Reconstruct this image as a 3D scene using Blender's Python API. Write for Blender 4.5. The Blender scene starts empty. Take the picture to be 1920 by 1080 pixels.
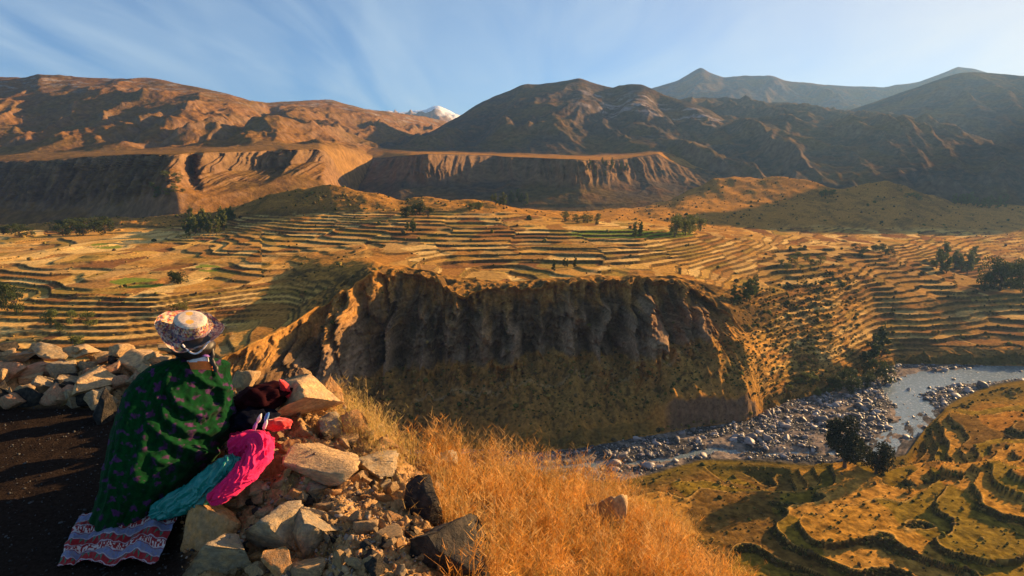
import bpy, bmesh, math, random
import numpy as np
from mathutils import Vector, Matrix, Euler
random.seed(7); rng = np.random.default_rng(7)
C = bpy.context.scene.collection
sc = bpy.context.scene
R = math.radians

# ------------------------------------------------------------------ camera
F = 1150.0                      # focal length in photo pixels (1920 wide)
TILT = R(11.0); CT, ST = math.cos(TILT), math.sin(TILT)
cam_d = bpy.data.cameras.new('camera'); cam = bpy.data.objects.new('camera', cam_d); C.objects.link(cam)
cam_d.sensor_width = 36; cam_d.lens = 36 * F / 1920; cam_d.clip_start = 0.05; cam_d.clip_end = 60000
cam.location = (0, 0, 0); cam.rotation_euler = (R(90) - TILT, 0, 0)
sc.camera = cam

# ------------------------------------------------------------------ light
SUN_AZ, SUN_EL = R(58), R(15.5)   # azimuth to the right of the view direction
sun_d = bpy.data.lights.new('sun', 'SUN'); sun = bpy.data.objects.new('sun', sun_d); C.objects.link(sun)
sun_d.energy = 5.0; sun_d.angle = R(0.5); sun_d.color = (1.0, 0.62, 0.27)
sdir = Vector((math.sin(SUN_AZ) * math.cos(SUN_EL), math.cos(SUN_AZ) * math.cos(SUN_EL), math.sin(SUN_EL)))
sun.rotation_euler = sdir.to_track_quat('Z', 'Y').to_euler()
w = bpy.data.worlds.new('World'); sc.world = w; w.use_nodes = True
nt = w.node_tree; N = nt.nodes; L = nt.links
bg = N['Background']
sky = N.new('ShaderNodeTexSky'); sky.sky_type = 'NISHITA'; sky.sun_disc = False
sky.sun_elevation = SUN_EL; sky.sun_rotation = SUN_AZ; sky.altitude = 3500; sky.air_density = 1.0; sky.dust_density = 0.6; sky.ozone_density = 2.0
tc = N.new('ShaderNodeTexCoord')
mp = N.new('ShaderNodeMapping'); mp.inputs['Rotation'].default_value = (0, 0, R(25)); mp.inputs['Scale'].default_value = (0.9, 5.0, 3.0)
nz = N.new('ShaderNodeTexNoise'); nz.inputs['Scale'].default_value = 1.6; nz.inputs['Detail'].default_value = 6; nz.inputs['Roughness'].default_value = 0.5; nz.inputs['Distortion'].default_value = 1.2
# project the direction on a flat cloud deck so that the streaks run overhead
sep = N.new('ShaderNodeSeparateXYZ'); L.new(tc.outputs['Generated'], sep.inputs[0])
mx = N.new('ShaderNodeMath'); mx.operation = 'MAXIMUM'; mx.inputs[1].default_value = 0.0; L.new(sep.outputs['Z'], mx.inputs[0])
ad = N.new('ShaderNodeMath'); ad.operation = 'ADD'; ad.inputs[1].default_value = 0.22; L.new(mx.outputs[0], ad.inputs[0])
dx = N.new('ShaderNodeMath'); dx.operation = 'DIVIDE'; L.new(sep.outputs['X'], dx.inputs[0]); L.new(ad.outputs[0], dx.inputs[1])
dy = N.new('ShaderNodeMath'); dy.operation = 'DIVIDE'; L.new(sep.outputs['Y'], dy.inputs[0]); L.new(ad.outputs[0], dy.inputs[1])
cmb = N.new('ShaderNodeCombineXYZ'); L.new(dx.outputs[0], cmb.inputs[0]); L.new(dy.outputs[0], cmb.inputs[1])
mp.inputs['Scale'].default_value = (1.1, 0.42, 1.0); mp.inputs['Rotation'].default_value = (0, 0, R(-12))
L.new(cmb.outputs[0], mp.inputs[0]); L.new(mp.outputs[0], nz.inputs[0])
cr = N.new('ShaderNodeMapRange'); cr.inputs[1].default_value = 0.36; cr.inputs[2].default_value = 0.80; cr.inputs[3].default_value = 0.15; cr.inputs[4].default_value = 0.72
L.new(nz.outputs['Fac'], cr.inputs[0])
mixc = N.new('ShaderNodeMix'); mixc.data_type = 'RGBA'
skm = N.new('ShaderNodeMix'); skm.data_type = 'RGBA'; skm.blend_type = 'MULTIPLY'; skm.inputs[0].default_value = 1.0
skm.inputs[7].default_value = (0.44, 0.80, 1.02, 1)
L.new(sky.outputs[0], skm.inputs[6])
hz = N.new('ShaderNodeMapRange'); hz.inputs[1].default_value = 0.0; hz.inputs[2].default_value = 0.05; L.new(sep.outputs['Z'], hz.inputs[0])
cm_ = N.new('ShaderNodeMath'); cm_.operation = 'MULTIPLY'; L.new(cr.outputs[0], cm_.inputs[0]); L.new(hz.outputs[0], cm_.inputs[1])
zf = N.new('ShaderNodeMapRange'); zf.inputs[1].default_value = 0.25; zf.inputs[2].default_value = 0.75; zf.inputs[3].default_value = 1.0; zf.inputs[4].default_value = 0.25; L.new(sep.outputs['Z'], zf.inputs[0])
cn_ = N.new('ShaderNodeMath'); cn_.operation = 'MULTIPLY'; L.new(cm_.outputs[0], cn_.inputs[0]); L.new(zf.outputs[0], cn_.inputs[1])
L.new(cn_.outputs[0], mixc.inputs[0]); L.new(skm.outputs[2], mixc.inputs[6]); mixc.inputs[7].default_value = (5.0, 6.1, 6.7, 1)
dt = N.new('ShaderNodeVectorMath'); dt.operation = 'DOT_PRODUCT'; L.new(tc.outputs['Generated'], dt.inputs[0]); dt.inputs[1].default_value = sdir
pw = N.new('ShaderNodeMath'); pw.operation = 'POWER'; pw.use_clamp = True; L.new(dt.outputs['Value'], pw.inputs[0]); pw.inputs[1].default_value = 5.0
gl = N.new('ShaderNodeMix'); gl.data_type = 'RGBA'; gm = N.new('ShaderNodeMath'); gm.operation = 'MULTIPLY'; L.new(pw.outputs[0], gm.inputs[0]); gm.inputs[1].default_value = 0.85
L.new(gm.outputs[0], gl.inputs[0]); L.new(mixc.outputs[2], gl.inputs[6]); gl.inputs[7].default_value = (7.0, 6.1, 5.2, 1)     # warm aureole around the low sun
L.new(gl.outputs[2], bg.inputs['Color']); bg.inputs['Strength'].default_value = 0.05
sc.view_settings.view_transform = 'Standard'; sc.view_settings.look = 'None'; sc.view_settings.gamma = 1; sc.view_settings.use_curve_mapping = False
sc.view_settings.exposure = 1.55
sc.render.engine = 'CYCLES'

# ------------------------------------------------------------------ helpers
def px_ae(px, py):
    """picture point -> (X/Y, Z/Y) of its ray"""
    u = (px - 960) / F; v = (540 - py) / F
    dy = CT + ST * v
    return u / dy, (v * CT - ST) / dy
def P(px, py, d):
    """picture point at camera depth d"""
    u = (px - 960) / F; v = (540 - py) / F
    return Vector((u * d, (CT + ST * v) * d, (v * CT - ST) * d))
def to_px(X, Y, Z):
    d = Y * CT - Z * ST
    return 960 + F * X / d, 540 - F * (Y * ST + Z * CT) / d, d

_perm = np.random.RandomState(3).permutation(4096).astype(np.int64)
def _h(ix, iy, s): return _perm[(_perm[(ix + s * 131) & 4095] + iy) & 4095]
def noise(x, y, s=0):
    x = np.asarray(x, float); y = np.asarray(y, float)
    ix = np.floor(x).astype(np.int64); iy = np.floor(y).astype(np.int64); fx = x - ix; fy = y - iy
    ux = fx * fx * fx * (fx * (fx * 6 - 15) + 10); uy = fy * fy * fy * (fy * (fy * 6 - 15) + 10)
    def g(a, b, dx_, dy_):
        t = _h(a, b, s) * (2 * math.pi / 4096 * 37)
        return np.cos(t) * dx_ + np.sin(t) * dy_
    n = (g(ix, iy, fx, fy) * (1 - ux) + g(ix + 1, iy, fx - 1, fy) * ux) * (1 - uy) + (g(ix, iy + 1, fx, fy - 1) * (1 - ux) + g(ix + 1, iy + 1, fx - 1, fy - 1) * ux) * uy
    return n * 1.5
def fbm(x, y, o=5, s=0, g=0.5, l=2.03):
    a = 1; t = 0; n = 0
    for i in range(o):
        t = t + a * noise(x, y, s + i); n += a; a *= g; x = x * l + 13.7; y = y * l + 5.1
    return t / n * 1.4
def ridged(x, y, o=5, s=0, g=0.5, l=2.07):
    a = 1; t = 0; n = 0
    for i in range(o):
        r_ = 1 - np.abs(noise(x, y, s + i)) * 1.6; t = t + a * r_ * np.abs(r_); n += a; a *= g; x = x * l + 3.7; y = y * l + 9.1
    return t / n
def hash1(*k):
    v = np.zeros(np.broadcast(*k).shape if len(k) > 1 else np.shape(k[0]), np.int64)
    for q in k: v = _perm[(v * 7 + np.asarray(q).astype(np.int64)) & 4095]
    return v / 4096.0
def ss(a, b, x): t = np.clip((x - a) / (b - a), 0, 1); return t * t * (3 - 2 * t)
def lerp(a, b, t): return a + (b - a) * t
def mixcol(c0, c1, t): return c0 + (np.asarray(c1) - c0) * t[..., None]

def put(o, parent=None):
    C.objects.link(o)
    if parent: o.parent = parent
    return o
def tag(o, label=None, cat=None, group=None, kind=None):
    if label: o['label'] = label
    if cat: o['category'] = cat
    if group: o['group'] = group
    if kind: o['kind'] = kind
    return o
def mesh_np(name, V, Fc, mat=None, smooth=True, col=None):
    """V (n,3), Fc (m,k) all of k corners"""
    me = bpy.data.meshes.new(name); V = np.ascontiguousarray(V, np.float32); Fc = np.ascontiguousarray(Fc, np.int32); m, k = Fc.shape
    me.vertices.add(len(V)); me.vertices.foreach_set('co', V.ravel())
    me.loops.add(m * k); me.loops.foreach_set('vertex_index', Fc.ravel())
    me.polygons.add(m); me.polygons.foreach_set('loop_start', np.arange(0, m * k, k, dtype=np.int32)); me.polygons.foreach_set('loop_total', np.full(m, k, np.int32))
    if smooth: me.polygons.foreach_set('use_smooth', np.ones(m, bool))
    if col is not None:
        at = me.color_attributes.new('col', 'FLOAT_COLOR', 'POINT')
        c4 = np.ones((len(V), 4), np.float32); c4[:, :3] = col; at.data.foreach_set('color', c4.ravel())
    me.update()
    if mat: me.materials.append(mat)
    return me
def grid_faces(nr, nc):
    i = np.arange(nr - 1)[:, None] * nc + np.arange(nc - 1)[None, :]
    return np.stack([i, i + 1, i + nc + 1, i + nc], -1).reshape(-1, 4)

def curves_to_rows(A, curves):
    out = []; prev = None
    for c in curves:
        a_, y_, z_ = [], [], []
        for p in c:
            a, e = px_ae(p[0], p[1]); s = p[2]
            if isinstance(s, tuple):
                if s[0] == 'z': Y = s[1] / e; z = s[1]
                elif s[0] == 'd': Y = float(np.interp(a, A, prev)) + s[1]; z = e * Y
                elif s[0] == 'w': Y, z = s[1], s[2]
            else: Y = s; z = e * Y
            a_.append(a); y_.append(Y); z_.append(z)
        Yk = np.interp(A, a_, y_); Zk = np.interp(A, a_, z_)
        prev = Yk; out.append((Yk, Zk))
    return out
def smooth1(v, n):
    if n < 2: return v
    k = np.hanning(n + 2)[1:-1]; k /= k.sum(); p = np.pad(v, n, mode='edge')
    return np.convolve(p, k, 'same')[n:-n]
def sheet(A, curves, rows, sm=7, smr=0):
    """loft a terrain sheet through feature lines; returns X,Y,Z (rows x cols) and S = curve index"""
    K = curves_to_rows(A, curves)
    K = [(smooth1(y, sm), smooth1(z, sm)) for y, z in K]
    Ys, Zs, Ss = [], [], []
    for k, n in enumerate(rows):
        t = np.linspace(0, 1, n, endpoint=(k == len(rows) - 1))[:, None]
        Ys.append(lerp(K[k][0][None], K[k + 1][0][None], t)); Zs.append(lerp(K[k][1][None], K[k + 1][1][None], t)); Ss.append(np.broadcast_to(k + t, Ys[-1].shape))
    Y = np.concatenate(Ys); Z = np.concatenate(Zs); S = np.concatenate(Ss)
    if smr:
        kk = np.hanning(smr + 2)[1:-1]; kk /= kk.sum()
        Zp = np.pad(Z, ((smr, smr), (0, 0)), mode='edge')
        Z = sum(kk[i] * Zp[smr - smr // 2 + i: smr - smr // 2 + i + Z.shape[0]] for i in range(smr))
    return A[None] * Y, Y, Z, S
def normals(X, Y, Z):
    Pn = np.stack([X, Y, Z], -1); du = np.gradient(Pn, axis=1); dv = np.gradient(Pn, axis=0)
    n = np.cross(du, dv); n /= np.linalg.norm(n, axis=-1, keepdims=True) + 1e-9
    return n
def seg_dist(X, Y, pts):
    """distance to a polyline, and how far along it (0..1)"""
    D = np.full(X.shape, 1e9); T = np.zeros(X.shape); n = len(pts) - 1
    for i in range(n):
        ax, ay = pts[i]; bx, by = pts[i + 1]; vx, vy = bx - ax, by - ay; q = vx * vx + vy * vy + 1e-9
        t = np.clip(((X - ax) * vx + (Y - ay) * vy) / q, 0, 1); d = np.hypot(X - ax - t * vx, Y - ay - t * vy)
        m = d < D; D = np.where(m, d, D); T = np.where(m, (i + t) / n, T)
    return D, T

# ------------------------------------------------------------------ materials
def new_mat(name, base=(0.3, 0.2, 0.1), rough=0.9, var=0.25, scale=8.0, bump=0.0, bscale=None, attr=False, spec=0.2, detail=6, coords='Object', transl=0.0, metal=0.0, sheen=0.0, tint=None, tscale=1.0, twoside=None):
    m = bpy.data.materials.new(name); m.use_nodes = True; t = m.node_tree; n = t.nodes; l = t.links
    b = n['Principled BSDF']; b.inputs['Roughness'].default_value = rough; b.inputs['Specular IOR Level'].default_value = spec; b.inputs['Metallic'].default_value = metal
    if sheen: b.inputs['Sheen Weight'].default_value = sheen
    co = n.new('ShaderNodeTexCoord')
    ns = n.new('ShaderNodeTexNoise'); ns.inputs['Scale'].default_value = scale; ns.inputs['Detail'].default_value = detail; ns.inputs['Roughness'].default_value = 0.62
    l.new(co.outputs[coords], ns.inputs['Vector'])
    mr = n.new('ShaderNodeMapRange'); mr.inputs[1].default_value = 0.3; mr.inputs[2].default_value = 0.7; mr.inputs[3].default_value = 1 - var; mr.inputs[4].default_value = 1 + var
    l.new(ns.outputs['Fac'], mr.inputs[0])
    mu = n.new('ShaderNodeVectorMath'); mu.operation = 'SCALE'; l.new(mr.outputs[0], mu.inputs['Scale'])
    if attr:
        at = n.new('ShaderNodeAttribute'); at.attribute_name = 'col'; src = at.outputs['Color']
    else:
        rgb = n.new('ShaderNodeRGB'); rgb.outputs[0].default_value = (*base, 1); src = rgb.outputs[0]
    if tint is not None:
        n2 = n.new('ShaderNodeTexNoise'); n2.inputs['Scale'].default_value = tscale; n2.inputs['Detail'].default_value = 4; l.new(co.outputs[coords], n2.inputs['Vector'])
        m2 = n.new('ShaderNodeMapRange'); m2.inputs[1].default_value = 0.42; m2.inputs[2].default_value = 0.6; l.new(n2.outputs['Fac'], m2.inputs[0])
        mm = n.new('ShaderNodeMix'); mm.data_type = 'RGBA'; l.new(m2.outputs[0], mm.inputs[0]); l.new(src, mm.inputs[6]); mm.inputs[7].default_value = (*tint, 1); src = mm.outputs[2]
    l.new(src, mu.inputs[0]); l.new(mu.outputs[0], b.inputs['Base Color'])
    if bump:
        nb = n.new('ShaderNodeTexNoise'); nb.inputs['Scale'].default_value = bscale or scale * 2; nb.inputs['Detail'].default_value = 8; nb.inputs['Roughness'].default_value = 0.65; l.new(co.outputs[coords], nb.inputs['Vector'])
        bp = n.new('ShaderNodeBump'); bp.inputs['Strength'].default_value = 1.0; bp.inputs['Distance'].default_value = bump; l.new(nb.outputs['Fac'], bp.inputs['Height']); l.new(bp.outputs[0], b.inputs['Normal'])
    if transl:
        tr = n.new('ShaderNodeBsdfTranslucent'); l.new(mu.outputs[0], tr.inputs['Color']); ms = n.new('ShaderNodeMixShader'); ms.inputs[0].default_value = transl
        l.new(b.outputs[0], ms.inputs[1]); l.new(tr.outputs[0], ms.inputs[2]); l.new(ms.outputs[0], n['Material Output'].inputs['Surface'])
    return m
M = {}
M['mountain'] = new_mat('mountain_ground', attr=True, scale=0.05, var=0.45, bump=6.0, bscale=0.035, detail=9, spec=0.0)
M['valley'] = new_mat('valley_ground', attr=True, scale=0.35, var=0.5, bump=0.5, bscale=0.5, detail=9, spec=0.0)

GOLD = np.array([0.44, 0.21, 0.045]); STRAW = np.array([0.52, 0.30, 0.08]); BROWN = np.array([0.16, 0.085, 0.035]); SCRUB = np.array([0.15, 0.095, 0.028])
ROCK = np.array([0.20, 0.13, 0.085]); GREY = np.array([0.26, 0.23, 0.21]); GREEN = np.array([0.13, 0.17, 0.025]); DKG = np.array([0.05, 0.055, 0.018])
SHEETS = []     # (X,Y,Z) flattened, for planting things on the ground
def keep(X, Y, Z):
    px, py, d = to_px(X, Y, Z); SHEETS.append(tuple(q.ravel().astype(np.float32) for q in (X, Y, Z, px, py, d)))
def ground_at(px, py, tol=3.0):
    best = None
    for (X, Y, Z, qx, qy, d) in SHEETS:
        m = np.nonzero((np.abs(qx - px) < tol) & (np.abs(qy - py) < tol))[0]
        if len(m):
            k = m[np.argmin(d[m] + (np.hypot(qx[m] - px, qy[m] - py)) * 0.002 * d[m])]
            if best is None or d[k] < best[3] * 0.98: best = (X[k], Y[k], Z[k], d[k])
    if best is None: return ground_at(px, py, tol * 2) if tol < 40 else None
    return Vector((float(best[0]), float(best[1]), float(best[2])))

# ================================================================== TERRAIN
def cols(a0, a1, n, f0=-0.93, f1=0.93, inside=0.86):
    ni = int(n * inside); no = n - ni; lo = max(int(no * (f0 - a0) / ((f0 - a0) + (a1 - f1) + 1e-6)), 2); hi = max(no - lo, 2)
    return np.concatenate([np.linspace(a0, f0, lo, endpoint=False), np.linspace(f0, f1, ni, endpoint=False), np.linspace(f1, a1, hi)])

# ---- far mountains
def mountain_col(X, Y, Z, base=GOLD, rocky=0.5, seed=0, scl=1.0):
    n = normals(X, Y, Z); sl = 1 - n[..., 2]
    c = mixcol(np.broadcast_to(base, X.shape + (3,)), SCRUB, ss(-0.3, 0.5, fbm(X / 260 / scl, Y / 260 / scl, 5, seed)) * 0.75)
    c = mixcol(c, BROWN, ss(0.0, 0.5, fbm(X / 90 / scl, Y / 90 / scl, 4, seed + 9)) * 0.6)
    c = mixcol(c, ROCK, ss(0.16, 0.34, sl + 0.08 * fbm(X / 60, Y / 60 + Z / 30, 4, seed + 3)) * rocky)
    return c
def build_mountain(name, A, curves, rows, amp, wl, crest, seed, rocky=0.5, base=GOLD, label=None, crest_keep=0.25, colfun=None, carve=(), stretch=2.4, smr=9, front=0, fl=None, ampS=None, smc=9):
    X, Y, Z, S = sheet(A, curves, rows, sm=smc, smr=smr)
    wx = X + 0.35 * wl * fbm(X / wl / 1.6, Y / wl / 1.6, 3, seed + 40); wy = Y
    r1 = ridged(wx / wl, wy / (wl * stretch), 6, seed, 0.43)
    mask = ss(front, front + 0.5, S) * lerp(1, crest_keep, ss(crest - 0.45, crest, S)) * (1 - ss(crest + 0.6, crest + 1, S))
    if ampS: mask = np.interp(S, range(len(ampS)), ampS)
    Z = Z + (r1 - 0.45) * amp * mask + fbm(X / wl * 5, Y / wl * 5, 4, seed + 7) * amp * 0.12 * mask
    for pts, dep, wid in carve:
        line = []
        for (px, py, yy) in pts:
            a, e = px_ae(px, py); line.append((a * yy, yy))
        D, T = seg_dist(X + fbm(X / 150, Y / 150, 3, 77) * 40, Y, line); Z = Z - dep * np.exp(-(D / wid) ** 2) * (1 - ss(crest - 0.3, crest, S) * 0.8)
    if fl:
        f0, f1_, amt, w1 = fl; mk = ss(f0, f0 + 0.5, S) * (1 - ss(f1_ - 0.08, f1_ + 0.02, S)); uu = X + 10 * fbm(X / 50, Z / 50, 3, seed + 61)
        Y = Y - mk * ((ridged(uu / w1, Z / 500, 3, seed + 62) - .45) * amt + (ridged(uu / w1 * 3.1, Z / 200, 3, seed + 63) - .45) * amt * 0.35)
    c = colfun(X, Y, Z, S) if colfun else mountain_col(X, Y, Z, base, rocky, seed)
    nr, nc = X.shape
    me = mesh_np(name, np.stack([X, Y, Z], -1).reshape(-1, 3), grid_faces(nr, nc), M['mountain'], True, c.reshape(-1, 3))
    o = put(bpy.data.objects.new(name, me)); tag(o, label, None, None, 'structure'); keep(X, Y, Z)
    return o

A = np.linspace(px_ae(1120, 170)[0], px_ae(2600, 170)[0], 420)
far = [[(1100, 262, 6000), (2600, 262, 6000)],
       [(1100, 215, 7000), (1313, 200, 7000), (1500, 205, 7000), (1790, 190, 7000), (2600, 200, 7000)],
       [(1100, 195, 8200), (1200, 172, 8200), (1235, 163, 8200), (1270, 151, 8200), (1295, 136, 8200), (1313, 126, 8200), (1335, 138, 8200), (1358, 146, 8200), (1390, 142, 8200), (1430, 143, 8200), (1448, 141, 8200), (1470, 150, 8200), (1500, 155, 8200), (1560, 159, 8200), (1625, 162, 8200), (1660, 163, 8200), (1720, 154, 8200), (1760, 141, 8200), (1795, 126, 8200), (1830, 130, 8200), (1900, 150, 8200), (2600, 160, 8200)],
       [(1100, 300, ('w', 9800, 0)), (2600, 300, ('w', 9800, 0))]]
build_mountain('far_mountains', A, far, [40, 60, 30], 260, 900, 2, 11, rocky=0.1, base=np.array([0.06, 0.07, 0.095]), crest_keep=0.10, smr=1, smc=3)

A = np.linspace(px_ae(560, 200)[0], px_ae(1080, 200)[0], 260)
snow = [[(560, 285, 7500), (1080, 285, 7500)],
        [(560, 240, 9500), (700, 238, 9500), (820, 236, 9500), (1080, 260, 9500)],
        [(560, 222, 12000), (680, 214, 12000), (728, 206, 12000), (745, 210, 12000), (770, 208, 12000), (797, 205, 12000), (812, 198, 12000), (822, 197, 12000), (835, 203, 12000), (852, 213, 12000), (880, 222, 12000), (1080, 250, 12000)],
        [(560, 300, ('w', 13500, 0)), (1080, 300, ('w', 13500, 0))]]
def snowcol(X, Y, Z, S):
    c = mountain_col(X, Y, Z, np.array([0.33, 0.2, 0.10]), 0.5, 5)
    a = X / Y; m = ss(1.35, 1.75, S + 0.45 * fbm(X / 260, Y / 500, 5, 61)) * ss(-0.235, -0.17, a)
    return mixcol(c, [0.85, 0.87, 0.9], m)
build_mountain('snowy_mountain', A, snow, [30, 70, 14], 320, 900, 2, 5, crest_keep=0.08, colfun=snowcol, smr=1, smc=3)

A = np.linspace(px_ae(1480, 170)[0], px_ae(3000, 170)[0], 300)
rm = [[(1480, 300, 3300), (1700, 330, 3000), (1920, 350, 2800), (3000, 380, 2200)],
      [(1480, 250, 3900), (1600, 235, 3800), (1700, 230, 3700), (1800, 225, 3500), (1920, 230, 3400), (3000, 220, 2600)],
      [(1480, 235, 4600), (1600, 203, 4600), (1660, 182, 4600), (1700, 168, 4600), (1745, 151, 4600), (1785, 137, 4600), (1810, 132, 4600), (1840, 131, 4600), (1870, 134, 4550), (1920, 140, 4500), (2100, 120, 4300), (3000, 60, 3400)],
      [(1480, 300, ('w', 5600, 0)), (3000, 300, ('w', 5600, 0))]]
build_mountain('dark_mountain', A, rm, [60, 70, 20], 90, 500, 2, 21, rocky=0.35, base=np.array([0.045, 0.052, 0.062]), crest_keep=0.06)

A = np.linspace(px_ae(1180, 230)[0], px_ae(2600, 230)[0], 420)
rh = [[(1180, 385, 1850), (1500, 375, 1900), (1700, 385, 1950), (1920, 400, 1950), (2600, 420, 1900)],
      [(1180, 330, 2100), (1400, 320, 2150), (1600, 315, 2200), (1800, 330, 2200), (1920, 345, 2200), (2600, 360, 2100)],
      [(1180, 270, 2600), (1350, 262, 2600), (1480, 250, 2600), (1560, 262, 2550), (1640, 250, 2550), (1700, 225, 2700), (1780, 242, 2700), (1830, 264, 2600), (1920, 300, 2500), (2600, 340, 2400)],
      [(1180, 230, 3500), (1350, 215, 3500), (1480, 212, 3500), (1560, 232, 3300), (1640, 222, 3200), (1700, 228, 3100), (1780, 250, 3000), (1920, 310, 2900), (2600, 350, 2800)],
      [(1180, 195, 4600), (1240, 188, 4600), (1300, 184, 4600), (1380, 182, 4600), (1440, 189, 4600), (1500, 196, 4600), (1560, 200, 4500), (1640, 215, 4300), (1780, 260, 4000), (2600, 350, 3400)],
      [(1180, 260, ('w', 5400, 100)), (2600, 300, ('w', 5400, -50))]]
build_mountain('terraced_foothills', A, rh, [40, 70, 50, 50, 10], 110, 420, 4, 31, rocky=0.5, base=np.array([0.07, 0.062, 0.048]), crest_keep=0.2)

A = np.linspace(px_ae(2010, 200)[0], px_ae(3600, 200)[0], 120)
A = np.linspace(0.84, 1.9, 150)
def brc(Y, *zz): return [(px_, 540, ('w', Y, z_)) for px_, z_ in zip((1908, 1976, 2055, 2145, 2258, 3100), zz)]
br = [brc(1400, -150, -150, -150, -150, -150, -150), brc(1900, -130, 0, 150, 120, 0, 0), brc(2350, -100, 300, 570, 500, 100, 100), brc(2900, -50, 380, 600, 520, 250, 300), brc(3500, 0, 350, 560, 560, 500, 550), brc(4300, 0, 0, 0, 0, 0, 0)]
build_mountain('unseen_shade_mountain', A, br, [30, 30, 30, 30, 20], 90, 300, 5, 33, crest_keep=0.9)  # unseen mountain beyond the right edge, added to cast shade over the valley
A = np.linspace(px_ae(520, 280)[0], px_ae(1640, 280)[0], 620)
cm = [[(520, 440, 1480), (1100, 440, 1480), (1250, 430, 1560), (1330, 400, 1700), (1640, 390, 1800)],
      [(520, 410, 1650), (700, 400, 1650), (800, 392, 1650), (950, 385, 1650), (1100, 385, 1640), (1250, 380, 1700), (1330, 372, 1800), (1640, 370, 1850)],
      [(520, 380, 2100), (620, 362, 2150), (690, 352, 2000), (750, 345, 1850), (850, 340, 1900), (930, 345, 1850), (1085, 352, 1740), (1150, 350, 1800), (1250, 345, 1900), (1400, 345, 2000), (1640, 350, 2000)],
      [(520, 322, 2500), (610, 300, 2500), (660, 296, 2500), (720, 296, 2350), (770, 291, 1960), (800, 288, 1860), (860, 289, 2060), (925, 291, 2270), (940, 293, 2080), (1080, 299, 1790), (1092, 300, 1800), (1150, 300, 1990), (1235, 288, 2200), (1250, 300, 2200), (1300, 318, 2200), (1640, 340, 2200)],
      [(520, 300, 3000), (640, 268, 2800), (700, 276, 2700), (800, 284, 2600), (1100, 290, 2450), (1250, 282, 2450), (1400, 320, 2450), (1640, 335, 2500)],
      [(520, 290, 3300), (700, 275, 3000), (800, 262, 2950), (900, 243, 2900), (1000, 232, 2850), (1100, 228, 2800), (1200, 232, 2800), (1300, 245, 2750), (1380, 272, 2700), (1640, 330, 2700)],
      [(520, 300, 3900), (700, 283, 3800), (760, 268, 3800), (800, 250, 3850), (860, 218, 3900), (900, 192, 3950), (930, 176, 4000), (975, 158, 4000), (1010, 156, 4000), (1045, 152, 4000), (1090, 145, 4000), (1118, 155, 3950), (1150, 161, 3900), (1178, 153, 3800), (1205, 156, 3750), (1235, 168, 3700), (1280, 186, 3600), (1330, 206, 3500), (1370, 232, 3400), (1430, 262, 3200), (1640, 330, 3000)],
      [(520, 300, ('w', 4900, 0)), (1640, 300, ('w', 4900, 0))]]
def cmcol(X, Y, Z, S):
    S = S - 1; c = mountain_col(X, Y, Z, np.array([0.075, 0.06, 0.045]), 0.25, 41)  # dark base colour stands in for shade on the slopes
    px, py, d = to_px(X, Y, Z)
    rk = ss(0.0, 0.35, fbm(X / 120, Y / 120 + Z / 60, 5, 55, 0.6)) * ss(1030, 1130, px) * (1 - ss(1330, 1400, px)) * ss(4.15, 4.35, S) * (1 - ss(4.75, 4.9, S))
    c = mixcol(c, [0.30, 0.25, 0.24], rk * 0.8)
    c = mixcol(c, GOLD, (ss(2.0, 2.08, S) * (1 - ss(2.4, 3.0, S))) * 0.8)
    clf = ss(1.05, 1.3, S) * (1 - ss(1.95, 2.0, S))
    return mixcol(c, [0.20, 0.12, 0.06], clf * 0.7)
def flute(X, Y, Z, amt, wl, seed):   # columns of a fluted cliff: displacement towards the valley
    return (ridged(X / wl + 0.3 * noise(Y / 80, X / 200, seed), Z / (wl * 9), 4, seed) - 0.5) * amt
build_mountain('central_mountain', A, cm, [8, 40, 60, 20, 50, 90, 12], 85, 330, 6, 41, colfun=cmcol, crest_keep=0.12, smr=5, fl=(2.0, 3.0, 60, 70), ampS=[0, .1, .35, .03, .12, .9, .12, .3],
               carve=[([(960, 165, 3900), (900, 230, 3200), (860, 270, 2800)], 60, 90), ([(1150, 170, 3800), (1140, 225, 3000), (1120, 275, 2600)], 50, 100), ([(1240, 180, 3600), (1290, 240, 2900), (1320, 300, 2500)], 55, 90)])

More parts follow.
